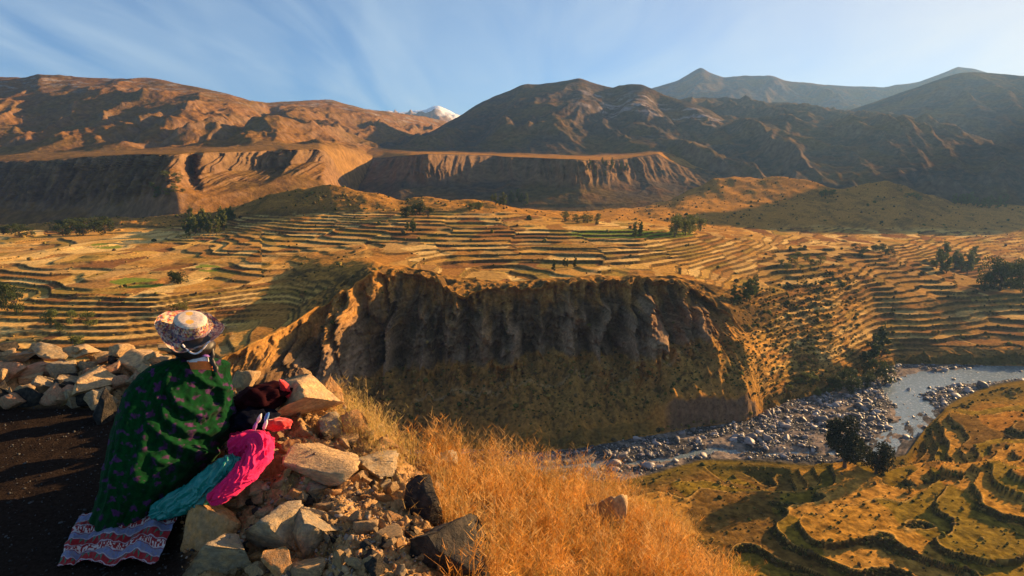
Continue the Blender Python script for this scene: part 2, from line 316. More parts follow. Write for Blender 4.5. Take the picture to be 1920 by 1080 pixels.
A = np.linspace(px_ae(-900, 250)[0], px_ae(1050, 250)[0], 900)
lm = [[(-900, 450, 1700), (0, 447, 1400), (200, 444, 1240), (300, 442, 1110), (420, 432, 1130), (520, 425, 1180), (640, 420, 1350), (760, 400, 1700), (1050, 400, 2600)],
      [(-900, 385, 1900), (0, 385, 1550), (150, 390, 1410), (240, 385, 1290), (290, 368, 1190), (330, 360, 1170), (390, 368, 1240), (430, 352, 1320), (500, 342, 1400), (560, 335, 1440), (610, 340, 1480), (650, 378, 1650), (700, 412, 1900), (1050, 360, 3000)],
      [(-900, 338, 2110), (0, 326, 1695), (200, 318, 1500), (270, 312, 1392), (300, 312, 1312), (325, 314, 1285), (345, 318, 1305), (368, 322, 1420), (378, 322, 1345), (430, 318, 1440), (480, 318, 1530), (520, 316, 1592), (535, 312, 1535), (605, 305, 1670), (618, 310, 1715), (645, 352, 1830), (700, 405, 2080), (1050, 350, 3150)],
      [(-900, 315, 2150), (0, 303, 1730), (100, 299, 1640), (200, 291, 1530), (270, 289, 1420), (300, 290, 1340), (325, 290, 1310), (345, 288, 1330), (368, 286, 1450), (378, 286, 1370), (480, 283, 1560), (520, 282, 1620), (535, 281, 1560), (605, 281, 1690), (618, 292, 1740), (645, 342, 1850), (700, 398, 2100), (1050, 340, 3200)],
      [(-900, 300, 2400), (0, 290, 1950), (200, 283, 1840), (400, 275, 1780), (600, 270, 1850), (640, 285, 2000), (700, 300, 2400), (1050, 300, 3400)],
      [(-900, 285, 2600), (0, 273, 2130), (200, 270, 2030), (400, 258, 1960), (470, 240, 2000), (520, 248, 2050), (590, 262, 2200), (700, 268, 2800), (780, 264, 3500), (1050, 280, 4500)],
      [(-900, 215, 2700), (0, 215, 2620), (150, 207, 2600), (300, 207, 2560), (470, 222, 2620), (600, 230, 3000), (700, 238, 3500), (860, 248, 5000), (1050, 260, 5200)],
      [(-900, 150, 3400), (-200, 145, 3380), (0, 143, 3380), (45, 146, 3380), (70, 137, 3300), (140, 142, 3300), (220, 145, 3350), (290, 147, 3350), (360, 158, 3300), (430, 175, 3250), (470, 189, 3300), (500, 191, 3700), (540, 189, 3900), (570, 187, 4000), (625, 188, 4100), (680, 203, 4200), (740, 209, 4500), (790, 216, 4800), (830, 226, 5200), (880, 246, 5600), (1050, 262, 5600)],
      [(-900, 300, ('w', 4300, 100)), (400, 300, ('w', 4500, 100)), (1050, 300, ('w', 6500, 0))]]
def lmcol(X, Y, Z, S):
    S = S - 1
    c = mountain_col(X, Y, Z, np.array([0.21, 0.105, 0.03]), 0.5, 71)
    c = mixcol(c, [0.25, 0.14, 0.045], ss(2.02, 2.2, S) * (1 - ss(3.0, 3.6, S)) * 0.8)
    clf = ss(1.3, 1.6, S + 0.2 * fbm(X / 60, Y / 60, 3, 8)) * (1 - ss(1.97, 2.0, S))
    c = mixcol(c, [0.21, 0.13, 0.065], clf * 0.7)
    c = mixcol(c, GREY, ss(5.35, 5.7, S) * ss(0.1, 0.45, fbm(X / 70, Z / 14 + Y / 200, 4, 90)) * 0.75)
    return c
build_mountain('left_mountain', A, lm, [50, 46, 50, 24, 44, 80, 80, 12], 110, 480, 7, 71, colfun=lmcol, crest_keep=0.10, smr=5, fl=(0.9, 3.0, 55, 34), ampS=[0, .3, .12, .03, .12, .75, 1.0, .12, .3],
               carve=[([(250, 160, 2500), (190, 190, 2350), (110, 212, 2250), (0, 238, 2150), (-150, 262, 2050)], 70, 70),
                      ([(330, 190, 2500), (240, 235, 2200), (225, 270, 2000)], 45, 45), ([(420, 220, 2450), (330, 245, 2150), (290, 270, 2000)], 45, 50),
                      ([(520, 205, 3300), (470, 225, 2600), (430, 255, 2050)], 40, 60)])

# ---- the valley: near terraces, river bed, canyon wall, terraced plateau, hills
z = lambda v: ('z', v)
d = lambda v: ('d', v)
A = cols(-1.35, 1.5, 1000)
v0 = [(-900, 1180, 150), (1000, 1180, 190), (1200, 1180, 222), (2700, 1180, 222)]
v1 = [(-900, 985, 262), (1160, 985, 298), (1500, 985, 300), (1700, 980, 300), (1920, 950, 305), (2700, 900, 310)]
v2 = [(x, y, z(-197.5)) for x, y in [(-900, 980), (400, 960), (760, 935), (1080, 905), (1160, 905), (1250, 882), (1320, 862), (1430, 866), (1560, 876), (1650, 862), (1700, 850), (1735, 800), (1780, 758), (1850, 726), (1920, 712), (2100, 704), (2700, 704)]]
v3 = [(x, y, z(-199)) for x, y in [(-900, 905), (400, 890), (600, 880), (760, 845), (900, 845), (1000, 850), (1080, 843), (1200, 822), (1300, 805), (1400, 790), (1480, 752), (1560, 735), (1640, 698), (1680, 683), (1780, 684), (1920, 686), (2100, 688), (2700, 688)]]
v4 = [(-900, 880, d(6)), (400, 870, d(6)), (600, 850, d(6)), (760, 820, d(16)), (900, 815, d(22)), (1000, 815, d(22)), (1100, 805, d(22)), (1200, 785, d(20)), (1262, 748, d(7)), (1400, 740, d(6)), (1430, 765, d(10)), (1480, 735, d(10)), (1560, 722, d(8)), (1640, 690, d(8)), (1680, 672, d(8)), (1780, 664, d(8)), (1920, 662, d(8)), (2700, 662, d(8))]
v5 = [(-900, 800, 378), (400, 790, 380), (500, 760, 400), (560, 720, 440), (650, 695, 480), (750, 680, 500), (850, 662, 505), (960, 655, 508), (1100, 645, 510), (1200, 640, 512), (1290, 625, 510), (1340, 620, 508), (1400, 655, 505), (1480, 700, 535), (1560, 640, 585), (1640, 630, 640), (1780, 625, 660), (1920, 620, 670), (2700, 620, 670)]
v6 = [(-900, 690, 395), (300, 690, 395), (400, 680, 400), (480, 640, 430), (540, 612, 465), (600, 570, 497), (650, 542, 515), (690, 512, 528), (710, 505, 540), (760, 507, 552), (820, 520, 552), (835, 535, 535), (850, 548, 526), (880, 542, 540), (950, 535, 548), (1050, 527, 545), (1140, 523, 545), (1150, 522, 538), (1165, 524, 546), (1200, 520, 550), (1270, 524, 560), (1300, 541, 558), (1330, 560, 552), (1370, 590, 546), (1400, 625, 535), (1480, 610, 585), (1560, 570, 645), (1640, 560, 720), (1780, 550, 760), (1920, 545, 790), (2700, 545, 790)]
v7 = [(-900, 640, 432), (0, 640, 432), (300, 625, 450), (400, 612, 480), (540, 590, 510), (600, 548, 540), (650, 520, 552), (700, 500, 560), (760, 500, 575), (830, 515, 578), (950, 528, 570), (1050, 522, 572), (1200, 514, 576), (1300, 522, 592), (1400, 548, 605), (1480, 545, 650), (1560, 530, 705), (1640, 525, 775), (1780, 520, 830), (1920, 530, 850), (2700, 530, 850)]
v8 = [(-900, 560, 520), (0, 560, 520), (300, 550, 525), (400, 545, 545), (540, 518, 600), (600, 495, 610), (680, 484, 612), (760, 482, 640), (830, 495, 635), (950, 500, 640), (1050, 498, 640), (1200, 494, 650), (1300, 500, 665), (1400, 512, 690), (1480, 505, 750), (1560, 488, 820), (1640, 474, 880), (1700, 484, 900), (1780, 506, 905), (1850, 530, 900), (1880, 545, 890), (1920, 550, 885), (2700, 560, 880)]
v9 = [(-900, 500, 650), (300, 500, 650), (400, 490, 670), (540, 475, 690), (680, 465, 700), (760, 462, 700), (950, 465, 700), (1200, 463, 710), (1300, 470, 730), (1400, 476, 780), (1480, 472, 860), (1560, 466, 905), (1640, 474, 950), (1700, 494, 970), (1780, 522, 970), (1850, 545, 960), (1920, 562, 940), (2700, 570, 940)]
v10 = [(-900, 452, 900), (0, 450, 900), (300, 448, 880), (400, 445, 850), (540, 440, 820), (760, 430, 810), (950, 428, 810), (1200, 428, 810), (1300, 436, 830), (1400, 450, 880), (1480, 456, 970), (1560, 460, 1010), (1640, 458, 1060), (1700, 455, 1100), (1780, 475, 1090), (1850, 495, 1070), (1920, 505, 1060), (2700, 510, 1060)]
v11 = [(-900, 436, 1080), (0, 434, 1080), (200, 427, 1080), (340, 425, 1040), (450, 408, 980), (540, 402, 950), (680, 398, 940), (760, 398, 940), (950, 398, 940), (1050, 410, 945), (1200, 416, 960), (1300, 430, 1020), (1400, 430, 1120), (1500, 427, 1200), (1640, 430, 1300), (1780, 432, 1350), (1920, 440, 1350), (2700, 440, 1350)]
v12 = [(-900, 422, 1150), (0, 422, 1150), (200, 408, 1150), (340, 402, 1110), (450, 385, 1050), (500, 363, 1030), (560, 349, 1030), (620, 346, 1030), (700, 360, 1030), (760, 374, 1040), (800, 368, 1040), (840, 371, 1040), (900, 375, 1050), (960, 390, 1050), (1050, 401, 1080), (1200, 407, 1150), (1260, 398, 1250), (1300, 386, 1350), (1400, 378, 1440), (1500, 376, 1480), (1600, 380, 1500), (1700, 376, 1550), (1780, 390, 1600), (1920, 394, 1600), (2700, 394, 1600)]
v13 = [(-900, 428, 1250), (0, 428, 1250), (340, 418, 1250), (450, 402, 1250), (760, 396, 1250), (1100, 396, 1320), (1200, 388, 1500), (1260, 372, 1560), (1300, 350, 1600), (1340, 333, 1610), (1380, 326, 1620), (1420, 330, 1630), (1470, 325, 1640), (1520, 336, 1650), (1570, 352, 1660), (1610, 344, 1700), (1660, 334, 1700), (1740, 362, 1720), (1800, 378, 1750), (1920, 386, 1750), (2700, 386, 1750)]
v14 = [(-900, 500, ('w', 1330, -150)), (1050, 500, ('w', 1450, -150)), (1200, 420, ('w', 1700, -140)), (1300, 400, ('w', 1850, -140)), (2700, 400, ('w', 2000, -150))]
rows = [110, 90, 46, 20, 70, 100, 36, 44, 60, 70, 46, 34, 26, 8]
X, Y, Z, S = sheet(A, [v0, v1, v2, v3, v4, v5, v6, v7, v8, v9, v10, v11, v12, v13, v14], rows, sm=5)
# ease the hard creases where the land is soft (not at rim and banks)
Zs = Z.copy()
for _ in range(6): Zs[1:-1] = (Zs[:-2] + 2 * Zs[1:-1] + Zs[2:]) / 4
soft = ss(6.3, 7.2, S); Z = lerp(Z, Zs, soft)
PX, PY, D0 = to_px(X, Y, Z)
in_ = lambda a, b, v, s=0.1: ss(a, a + s, v) * (1 - ss(b - s, b, v))
# --- terraces
def terrace(Zin, h, phase, sharp=0.16):
    q = Zin / h + phase; k = np.floor(q); f = q - k
    return (k + ss(1 - sharp, 1, f) + 0.06 * f - 0.03 - phase) * h, k, ss(1 - sharp, 1 - sharp * 0.6, f)
plateau = ss(6.85, 7.15, S)
lowleft = (1 - ss(520, 620, PX)) * ss(5.9, 6.2, S) * (1 - ss(7.9, 8.1, S))
bowl = ss(1380, 1460, PX) * in_(4.0, 9.4, S, 0.25)
near = 1 - ss(1.86, 1.97, S)
plid0 = 0
rolling = fbm(X / 160, Y / 160, 3, 101) * 7.0
rolling2 = fbm(X / 55, Y / 55, 3, 102) * 1.6
edge6 = ss(6.1, 7.2, S) * (1 - ss(10.8, 11.4, S))
Zr = Z + rolling * 0.45 * edge6 * (1 - bowl) + rolling2 * 0.6 * edge6
# near terraces: broad rounded benches
nzv = fbm(X / 85, Y / 85, 3, 111) * 13 + fbm(X / 30, Y / 30, 2, 112) * 2.0
smp = 0
plats = [(1565, 905, 78, 30, 4, 0), (1722, 893, 62, 24, 3.5, .1), (1815, 884, 80, 20, 5.5, 0), (1835, 1030, 135, 36, 5, .1), (1545, 1003, 66, 27, 2.5, 0), (1640, 956, 90, 15, 1.5, .25),
         (1402, 941, 95, 22, 3.5, .1), (1500, 978, 42, 15, 5, 0), (1423, 1031, 72, 26, 4.5, 0), (1789, 840, 50, 17, 4, -.2), (1870, 750, 48, 20, 5, 0), (1893, 803, 42, 20, 8, .2), (1422, 890, 40, 11, 2.5, -.3),
         (1900, 868, 34, 10, 9, 0), (1842, 941, 60, 26, 2.5, 0), (1665, 1058, 44, 24, 3, 0), (1220, 960, 60, 40, 8, 0), (1310, 985, 60, 30, 5, .2), (1300, 1050, 80, 30, 3, 0), (1900, 980, 60, 16, 6, 0), (1560, 1060, 50, 20, 5, 0), (1760, 800, 22, 12, 2.5, 0), (1690, 925, 60, 10, 2, .1)]
wpx = PX + 26 * fbm(X / 26, Y / 26, 3, 113); wpy = PY + 11 * fbm(X / 22 + 9, Y / 22, 3, 114)
pl = np.zeros(X.shape); plid = np.zeros(X.shape); rimm = np.zeros(X.shape)
for i_, (cx, cy, rx_, ry_, hh, sk) in enumerate(plats):
    u_ = (wpx - cx) / rx_; v__ = (wpy - cy) / ry_ + u_ * sk; r_ = (np.abs(u_) ** 2.4 + np.abs(v__) ** 2.4) ** (1 / 2.4)
    smp = smp + (hh if i_ < 5 else 0) * np.exp(-r_ ** 4 * 0.8) * 0.8
    q_ = hh * (1 - ss(0.95, 1.03, r_)); rimm = np.where(q_ > pl - .3, np.maximum(rimm * (r_ > 1), np.exp(-((r_ - 0.93) / 0.025) ** 2)), rimm); pl = np.maximum(pl, q_); plid = np.where(r_ < 0.97, np.where(q_ >= pl - 1e-6, i_ + 1, plid), plid)
Zr = Zr + (fbm(X / 120, Y / 95, 2, 111) * 9.5 + fbm(X / 46, Y / 46, 2, 112) * 2.4 + smp * 1.15) * near * (1 - ss(1.86, 1.97, S)) + near * ss(1700, 1900, PX) * 3 * (1 - ss(1.5, 1.97, S))
# left far fields: levels step sideways as well
leftf = (1 - ss(420, 560, PX)) * in_(7.9, 10.9, S, 0.3)
Zr = Zr + leftf * (fbm(X / 120, Y / 200, 2, 121) * 5.0 + (X + 500) * -0.01)
# scrubby rock slopes and hills
hills = ss(10.9, 11.3, S)
Zr = Zr + hills * fbm(X / 70, Y / 70, 5, 131) * 6 * (1 - ss(12.9, 13.2, S) * 0.6)
Zr = Zr + bowl * fbm(X / 90, Y / 90, 3, 141) * 6
# blocks of terraces: each block has its own step and phase
wxb = X + 22 * noise(Y / 90, X / 300, 151) ; wyb = Y + 30 * noise(X / 110, Y / 200, 152)
bw = np.where(S < 2, 75.0, 84.0)
bx = np.floor(wxb / bw + 50); by = np.floor(wyb / 105.0)
hb = 2.1 + 1.7 * hash1(bx + 300, by + 3)
isn = S < 2; isb = bowl > 0.5; isl = (leftf > 0.5) | (lowleft > 0.5)
hb = np.where(isn, 5.2, np.where(isb, 4.0, np.where(isl, 2.2, hb)))
ph = np.where(isn | isb | isl, 0.3, hash1(bx + 77, by + 9))
hb = np.where(isn, 3.1, hb)
Zt, kk, ris = terrace(Zr, hb, ph, 0.2)
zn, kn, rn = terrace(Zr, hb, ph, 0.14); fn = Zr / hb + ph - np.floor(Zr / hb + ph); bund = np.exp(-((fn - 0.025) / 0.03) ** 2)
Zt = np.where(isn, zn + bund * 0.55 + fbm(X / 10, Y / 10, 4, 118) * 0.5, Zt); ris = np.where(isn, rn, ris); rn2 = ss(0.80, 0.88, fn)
plid = np.where(isn, kn + 60 + 40 * np.floor((X + 14 * noise(X / 30, Y / 30, 77)) / 52), 0)
tm = np.clip(plateau * (1 - ss(10.95, 11.15, S)) + lowleft + bowl * ss(4.2, 4.6, S) + near * (1 - ss(1.8, 1.93, S)), 0, 1)
# where terraces give way to rough ground
mound = np.exp(-(((PX - 630) / 110) ** 2 + ((PY - 505) / 38) ** 2) * 1.2)
rough = np.clip(mound * 1.4 + ss(0.45, 0.6, fbm(X / 120, Y / 120, 3, 161)) * (S > 7) * 0.0, 0, 1)
scrubslope = in_(1330, 1660, PX, 60) * in_(4.0, 7.6, S, 0.3) * ss(0, 60, PX - 1330 - (S - 4) * 5) * (1 - ss(1540, 1680, PX))
tm = tm * (1 - rough) * (1 - 0.3 * scrubslope) * (1 - ss(0.25, 0.4, fbm(X / 140 + 5, Y / 90, 3, 171)) * 0.55 * (1 - isn))
rimband = in_(5.95, 7.1, S, 0.2) * (1 - lowleft) * (1 - bowl)
tm = tm * (1 - rimband)
Z = lerp(Zr, Zt, np.clip(tm, 0, 1))
Z = Z + (1 - tm) * fbm(X / 14, Y / 14, 4, 181) * 0.9 * (S > 4) * (1 - in_(2, 3, S, .02))
Z = Z + rimband * (fbm(X / 30, Y / 30, 4, 182) * 3.0)
# --- canyon wall: flutes and buttresses (move the face towards or away from the valley)
cl = in_(3.95, 6.03, S, 0.25) * (1 - ss(1290, 1400, PX)) 
wallm = in_(4.85, 6.0, S, 0.08) * (1 - ss(1330, 1400, PX))
pxw = X + 6 * fbm(X / 25, Z / 25, 3, 190)
fl = ridged(pxw / 42, Z / 260, 3, 191, 0.5) - 0.45
fl2 = ridged(pxw / 11, Z / 90, 3, 192, 0.55) - 0.45
prof = ss(4.2, 5.0, S) * (1 - ss(5.86, 6.02, S))
but = np.zeros(X.shape); dp_ = ss(6.0, 4.6, S) if False else 1 - ss(4.6, 6.0, S)
pxb = PX + 22 * fbm(X / 26, Z / 22, 5, 196, 0.6) + 10 * fbm(X / 60 + 4, Z / 60, 2, 199)
_r = random.Random(5)
for (p0, am, wd) in [(p0 + _r.uniform(-14, 14), am * _r.uniform(0.55, 1.5), wd * _r.uniform(0.6, 1.5)) for (p0, am, wd) in [(560, 20, 26), (612, 26, 26), (662, 30, 34), (728, 20, 26), (792, 24, 34), (852, 46, 30), (905, 18, 24), (962, 26, 30), (1008, 22, 24), (1060, 30, 30), (1112, 22, 26), (1168, 40, 24), (1222, 34, 30), (1275, 16, 24), (1330, 30, 34)]]:
    st_ = (p0 * 0.37) % 1.0 * 0.45; dq = np.clip((dp_ - st_ * 0.5) / (1 - st_ * 0.5), 0, 1)
    but = np.maximum(but, am * (0.35 + 0.65 * ss(0, 0.12, dp_ - st_ * 0.6 + 0.02)) * np.clip(1 - np.abs(pxb - p0) / (wd * (0.25 + 1.2 * dq)), 0, 1) ** (0.9 + st_))
Y = Y - prof * (1 - ss(1340, 1420, PX)) * (but * 1.15 - 14 + fl * 18 + fl2 * 16 + fbm(X / 11, Z / 14, 6, 197, 0.6) * 8)
ero = in_(3.0, 5.2, S, 0.3)
Z = Z + ero * (1 - bowl) * (fbm(X / 22, Y / 22, 5, 201) * 3.4 + (ridged(X / 30 + Y / 200, Y / 120, 4, 202) - .5) * 10.0)
Z = Z + scrubslope * fbm(X / 16, Y / 16, 4, 203) * 2.5
# low river cliff gets vertical grooves
lip = in_(3.0, 4.0, S, 0.12)
Y = Y + lip * fbm(X / 7, Z / 30, 3, 211) * 3.0
rmb = in_(5.5, 6.9, S, 0.35) * (1 - ss(1330, 1420, PX)) * ss(560, 620, PX)
Y = Y + rmb * (fbm(X / 26, Y / 60, 4, 205) * 14); Z = Z - rmb * np.abs(fbm(X / 17, Y / 40, 4, 206)) * 6.5
# path cut across the talus
plist = []
for (px_, py_) in [(780, 745), (860, 730), (950, 718), (1060, 705), (1150, 700), (1240, 680), (1300, 662), (1350, 640)]:
    k_ = np.argmin((PX - px_) ** 2 + (PY - py_) ** 2); plist.append((X.ravel()[k_], Y.ravel()[k_]))
DT, _t = seg_dist(X, Y, plist); 
# --- river bed with a carved channel
bed = in_(1.97, 3.03, S, 0.03)
chpts = []
for (px_, py_) in [(2300, 700), (1990, 697), (1880, 700), (1800, 708), (1745, 712), (1690, 735), (1725, 770), (1720, 800), (1690, 835), (1620, 858), (1540, 850), (1450, 852), (1350, 845), (1250, 862), (1150, 870), (1000, 880), (700, 900), (300, 930)]:
    a_, e_ = px_ae(px_, py_); yy = -199.6 / e_; chpts.append((a_ * yy, yy))
DC, TC = seg_dist(X + 5 * fbm(X / 20, Y / 20, 3, 221), Y + 4 * fbm(X / 15, Y / 15, 3, 222), chpts)
cw = np.interp(TC, [0, 0.2, 0.3, 0.36, 0.45, 0.52, 0.58, 1], [28, 24, 20, 24, 24, 13, 6, 4])
Z = np.where(bed > 0, Z + bed * (fbm(X / 9, Y / 9, 4, 223) * 0.9 + 0.5) - bed * 2.3 * (1 - ss(cw * 0.6, cw * 1.15, DC)), Z)
# --- colours
n_ = normals(X, Y, Z); sl = 1 - n_[..., 2]
base = np.broadcast_to(GOLD, X.shape + (3,)).copy()
bx0, by0 = bx, by
f1 = hash1(bx + 5, by + 7, kk + 500); f2 = hash1(bx + 11, np.floor((X + 25 * noise(X / 60, Y / 60, 3)) / 38) + 90, kk + 800)
pal = np.array([[0.62, 0.36, 0.09], [0.72, 0.47, 0.16], [0.54, 0.29, 0.07], [0.36, 0.17, 0.045], [0.24, 0.11, 0.04], [0.66, 0.40, 0.12], [0.32, 0.21, 0.05], [0.50, 0.30, 0.10], [0.36, 0.19, 0.06], [0.48, 0.28, 0.08]])
fi = np.minimum((f2 * 10).astype(int), 9); fieldc = pal[fi]
base = mixcol(base, fieldc, np.clip(tm, 0, 1)) if False else base + (fieldc - base) * np.clip(tm, 0, 1)[..., None]
g = ss(0.0, 0.5, fbm(X / 40, Y / 40, 4, 231))
base = mixcol(base, SCRUB, g * (0.22 + 0.35 * (1 - tm)) * (1 - bed) * (1 - 0.6 * near))
nf = hash1(plid + 40)
base = np.where(isn[..., None], np.array([[0.50, 0.25, 0.04], [0.22, 0.12, 0.03], [0.54, 0.27, 0.05], [0.28, 0.18, 0.025], [0.42, 0.19, 0.035]])[np.minimum((nf * 5).astype(int), 4)] * (0.8 + 0.5 * fbm(X / 6, Y / 6, 4, 66))[..., None], np.where(isn[..., None], np.array([0.27, 0.15, 0.032]), base))
base = mixcol(base, [0.075, 0.05, 0.022], ss(0.035, 0.12, sl) * (S > 6) * (1 - 0.5 * hills) * 0.85)                     # terrace risers: stone and thorn, toned darker to deepen their shade
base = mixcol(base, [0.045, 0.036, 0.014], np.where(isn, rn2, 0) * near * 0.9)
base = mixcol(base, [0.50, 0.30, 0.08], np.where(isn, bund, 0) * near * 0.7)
base = mixcol(base, [0.10, 0.062, 0.036], wallm * 0.9)  # wall colour lowered to deepen the shade lying on it
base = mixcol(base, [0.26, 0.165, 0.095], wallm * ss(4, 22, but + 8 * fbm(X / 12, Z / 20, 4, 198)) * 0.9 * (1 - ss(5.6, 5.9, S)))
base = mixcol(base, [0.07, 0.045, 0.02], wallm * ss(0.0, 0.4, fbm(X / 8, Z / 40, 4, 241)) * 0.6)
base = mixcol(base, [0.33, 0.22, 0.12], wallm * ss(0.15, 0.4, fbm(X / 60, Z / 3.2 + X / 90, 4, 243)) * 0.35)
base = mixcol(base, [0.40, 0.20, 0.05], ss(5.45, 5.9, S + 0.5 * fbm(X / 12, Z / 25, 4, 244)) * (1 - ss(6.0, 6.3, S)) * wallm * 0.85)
tal = in_(3.9, 5.0, S, 0.3)
base = mixcol(base, [0.15, 0.085, 0.032], tal * (1 - bowl) * 0.6)
base = mixcol(base, [0.36, 0.20, 0.05], tal * (1 - bowl) * ss(880, 1150, PX) * (0.35 + 0.5 * ss(-0.2, 0.3, fbm(X / 25, Y / 40, 4, 246))))  # golden tint on the right talus, painted in as sunlight
base = mixcol(base, [0.055, 0.036, 0.016], tal * ss(0.1, 0.4, fbm(X / 6, Y / 6, 4, 242)) * 0.7)
base = mixcol(base, [0.17, 0.11, 0.065], lip * ss(1235, 1265, PX) * (1 - ss(1410, 1440, PX)))
base = mixcol(base, [0.06, 0.055, 0.02], lip * (1 - ss(1200, 1250, PX)) * 0.5 + lip * ss(1420, 1460, PX) * 0.8)
base = mixcol(base, [0.08, 0.075, 0.07], bed)
bar = ss(0.12, 0.3, fbm(X / 34, Y / 20, 3, 224)); base = mixcol(base, [0.24, 0.19, 0.15], bed * bar)
base = mixcol(base, [0.14, 0.10, 0.022], ss(1.7, 1.9, S) * (1 - ss(1.98, 2.02, S)) * 0.8)
# greener ground on the near terraces and the right bowl
base = mixcol(base, [0.15, 0.10, 0.025], near * ss(0.1, 0.4, fbm(X / 60, Y / 60, 3, 251)) * 0.2)
base = mixcol(base, [0.22, 0.13, 0.05], bowl * (1 - scrubslope) * 0.4)
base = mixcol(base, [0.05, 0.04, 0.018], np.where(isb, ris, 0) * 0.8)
for (cx, cy, rx_, ry_) in [(255, 527, 50, 9), (390, 497, 24, 6), (1180, 438, 120, 8), (200, 462, 30, 4)]:
    base = mixcol(base, [0.17, 0.23, 0.03], (((PX - cx) / rx_) ** 2 + ((PY - cy) / ry_) ** 2 < 1) * (ris < 0.5) * 0.9)
base = mixcol(base, [0.42, 0.30, 0.16], np.exp(-(DT / 1.0) ** 2) * 0.5)

def sub_grid(name, r0, r1, mask=None, mat=None, label=None):
    nr = r1 - r0; nc = X.shape[1]
    Fg = grid_faces(nr, nc)
    if mask is not None: Fg = Fg[mask[r0:r1 - 1, :-1].ravel()]
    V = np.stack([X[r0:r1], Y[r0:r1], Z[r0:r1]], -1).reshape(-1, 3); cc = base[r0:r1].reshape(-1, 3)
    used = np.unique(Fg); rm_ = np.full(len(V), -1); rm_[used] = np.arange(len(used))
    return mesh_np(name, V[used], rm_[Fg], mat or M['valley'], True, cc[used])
ro = np.cumsum([0] + rows)
keep(X, Y, Z)
# fields: a tread between two risers in one block
tmf = tm
lab = (bx * 1000 + by) * 400 + (kk + 200) + 0.0
lab = np.where(isb, (kk + 200) + 8e6, lab); lab = np.where(isn, plid + 9e7, lab)
lab = np.where(isl & ~isb, (kk + 200) + np.floor(X / 95) * 4000 + 3e7, lab)
tread = (tmf > 0.6) & (ris < 0.5) & (sl < 0.12)
PX2, PY2, DD = to_px(X, Y, Z)
area = np.abs(np.gradient(PX2, axis=1) * np.gradient(PY2, axis=0))
vis = (PX2 > 0) & (PX2 < 1920) & (PY2 > 0) & (PY2 < 1080) & tread
# connected pieces by flood labelling (two sweeps of min-label propagation)
ids = np.where(tread, np.arange(tread.size).reshape(tread.shape), -1)
for _ in range(60):
    for ax, sh in ((0, 1), (0, -1), (1, 1), (1, -1)):
        nb = np.roll(ids, sh, ax); nl = np.roll(lab, sh, ax)
        if ax == 0: (nb[0 if sh == 1 else -1, :]) = -1
        else: (nb[:, 0 if sh == 1 else -1]) = -1
        ok = (nb >= 0) & (ids >= 0) & (nl == lab) & (nb > ids); ids = np.where(ok, nb, ids)
    flat = ids.ravel(); okk = flat >= 0; flat[okk] = flat[flat[okk]]; ids = flat.reshape(ids.shape)
u, inv = np.unique(ids[vis], return_inverse=True); ar = np.bincount(inv, weights=area[vis])
order = [k for k in np.argsort(-ar) if ar[k] > 90][:290]
chosen = set(int(u[k]) for k in order)
own = np.isin(ids, list(chosen))
cell_own = own[:-1, :-1]
cellid = np.where(cell_own, ids[:-1, :-1], -1)
cellmask = np.ones(X.shape, bool); cellmask[:-1, :-1] = ~cell_own
bands = [('river_terraces', ro[0], ro[2] + 1), ('river_bed', ro[2], ro[3] + 1), ('canyon_wall', ro[3], ro[6] + 1), ('terraced_plateau', ro[6], X.shape[0])]
parents = {}
for nm, r0, r1 in bands:
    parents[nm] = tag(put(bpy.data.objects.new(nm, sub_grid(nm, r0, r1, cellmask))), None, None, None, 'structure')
fid = cellid.ravel(); si = np.argsort(fid, kind='stable'); fs = fid[si]; st = np.searchsorted(fs, sorted(chosen)); en = np.searchsorted(fs, sorted(chosen), 'right')
nc = X.shape[1]; Vall = np.stack([X, Y, Z], -1).reshape(-1, 3); call = base.reshape(-1, 3)
for c_, a_, b_ in zip(sorted(chosen), st, en):
    cells = si[a_:b_]; r_ = cells // (nc - 1); q_ = cells % (nc - 1); i = r_ * nc + q_
    Fg = np.stack([i, i + 1, i + nc + 1, i + nc], -1); used, inv2 = np.unique(Fg, return_inverse=True)
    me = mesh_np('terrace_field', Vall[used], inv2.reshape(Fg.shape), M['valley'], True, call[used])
    rr = int(np.median(r_)); par = [nm for nm, r0, r1 in bands if r0 <= rr < r1][0]
    put(bpy.data.objects.new('terrace_field', me), parents[par])
print('fields', len(chosen))

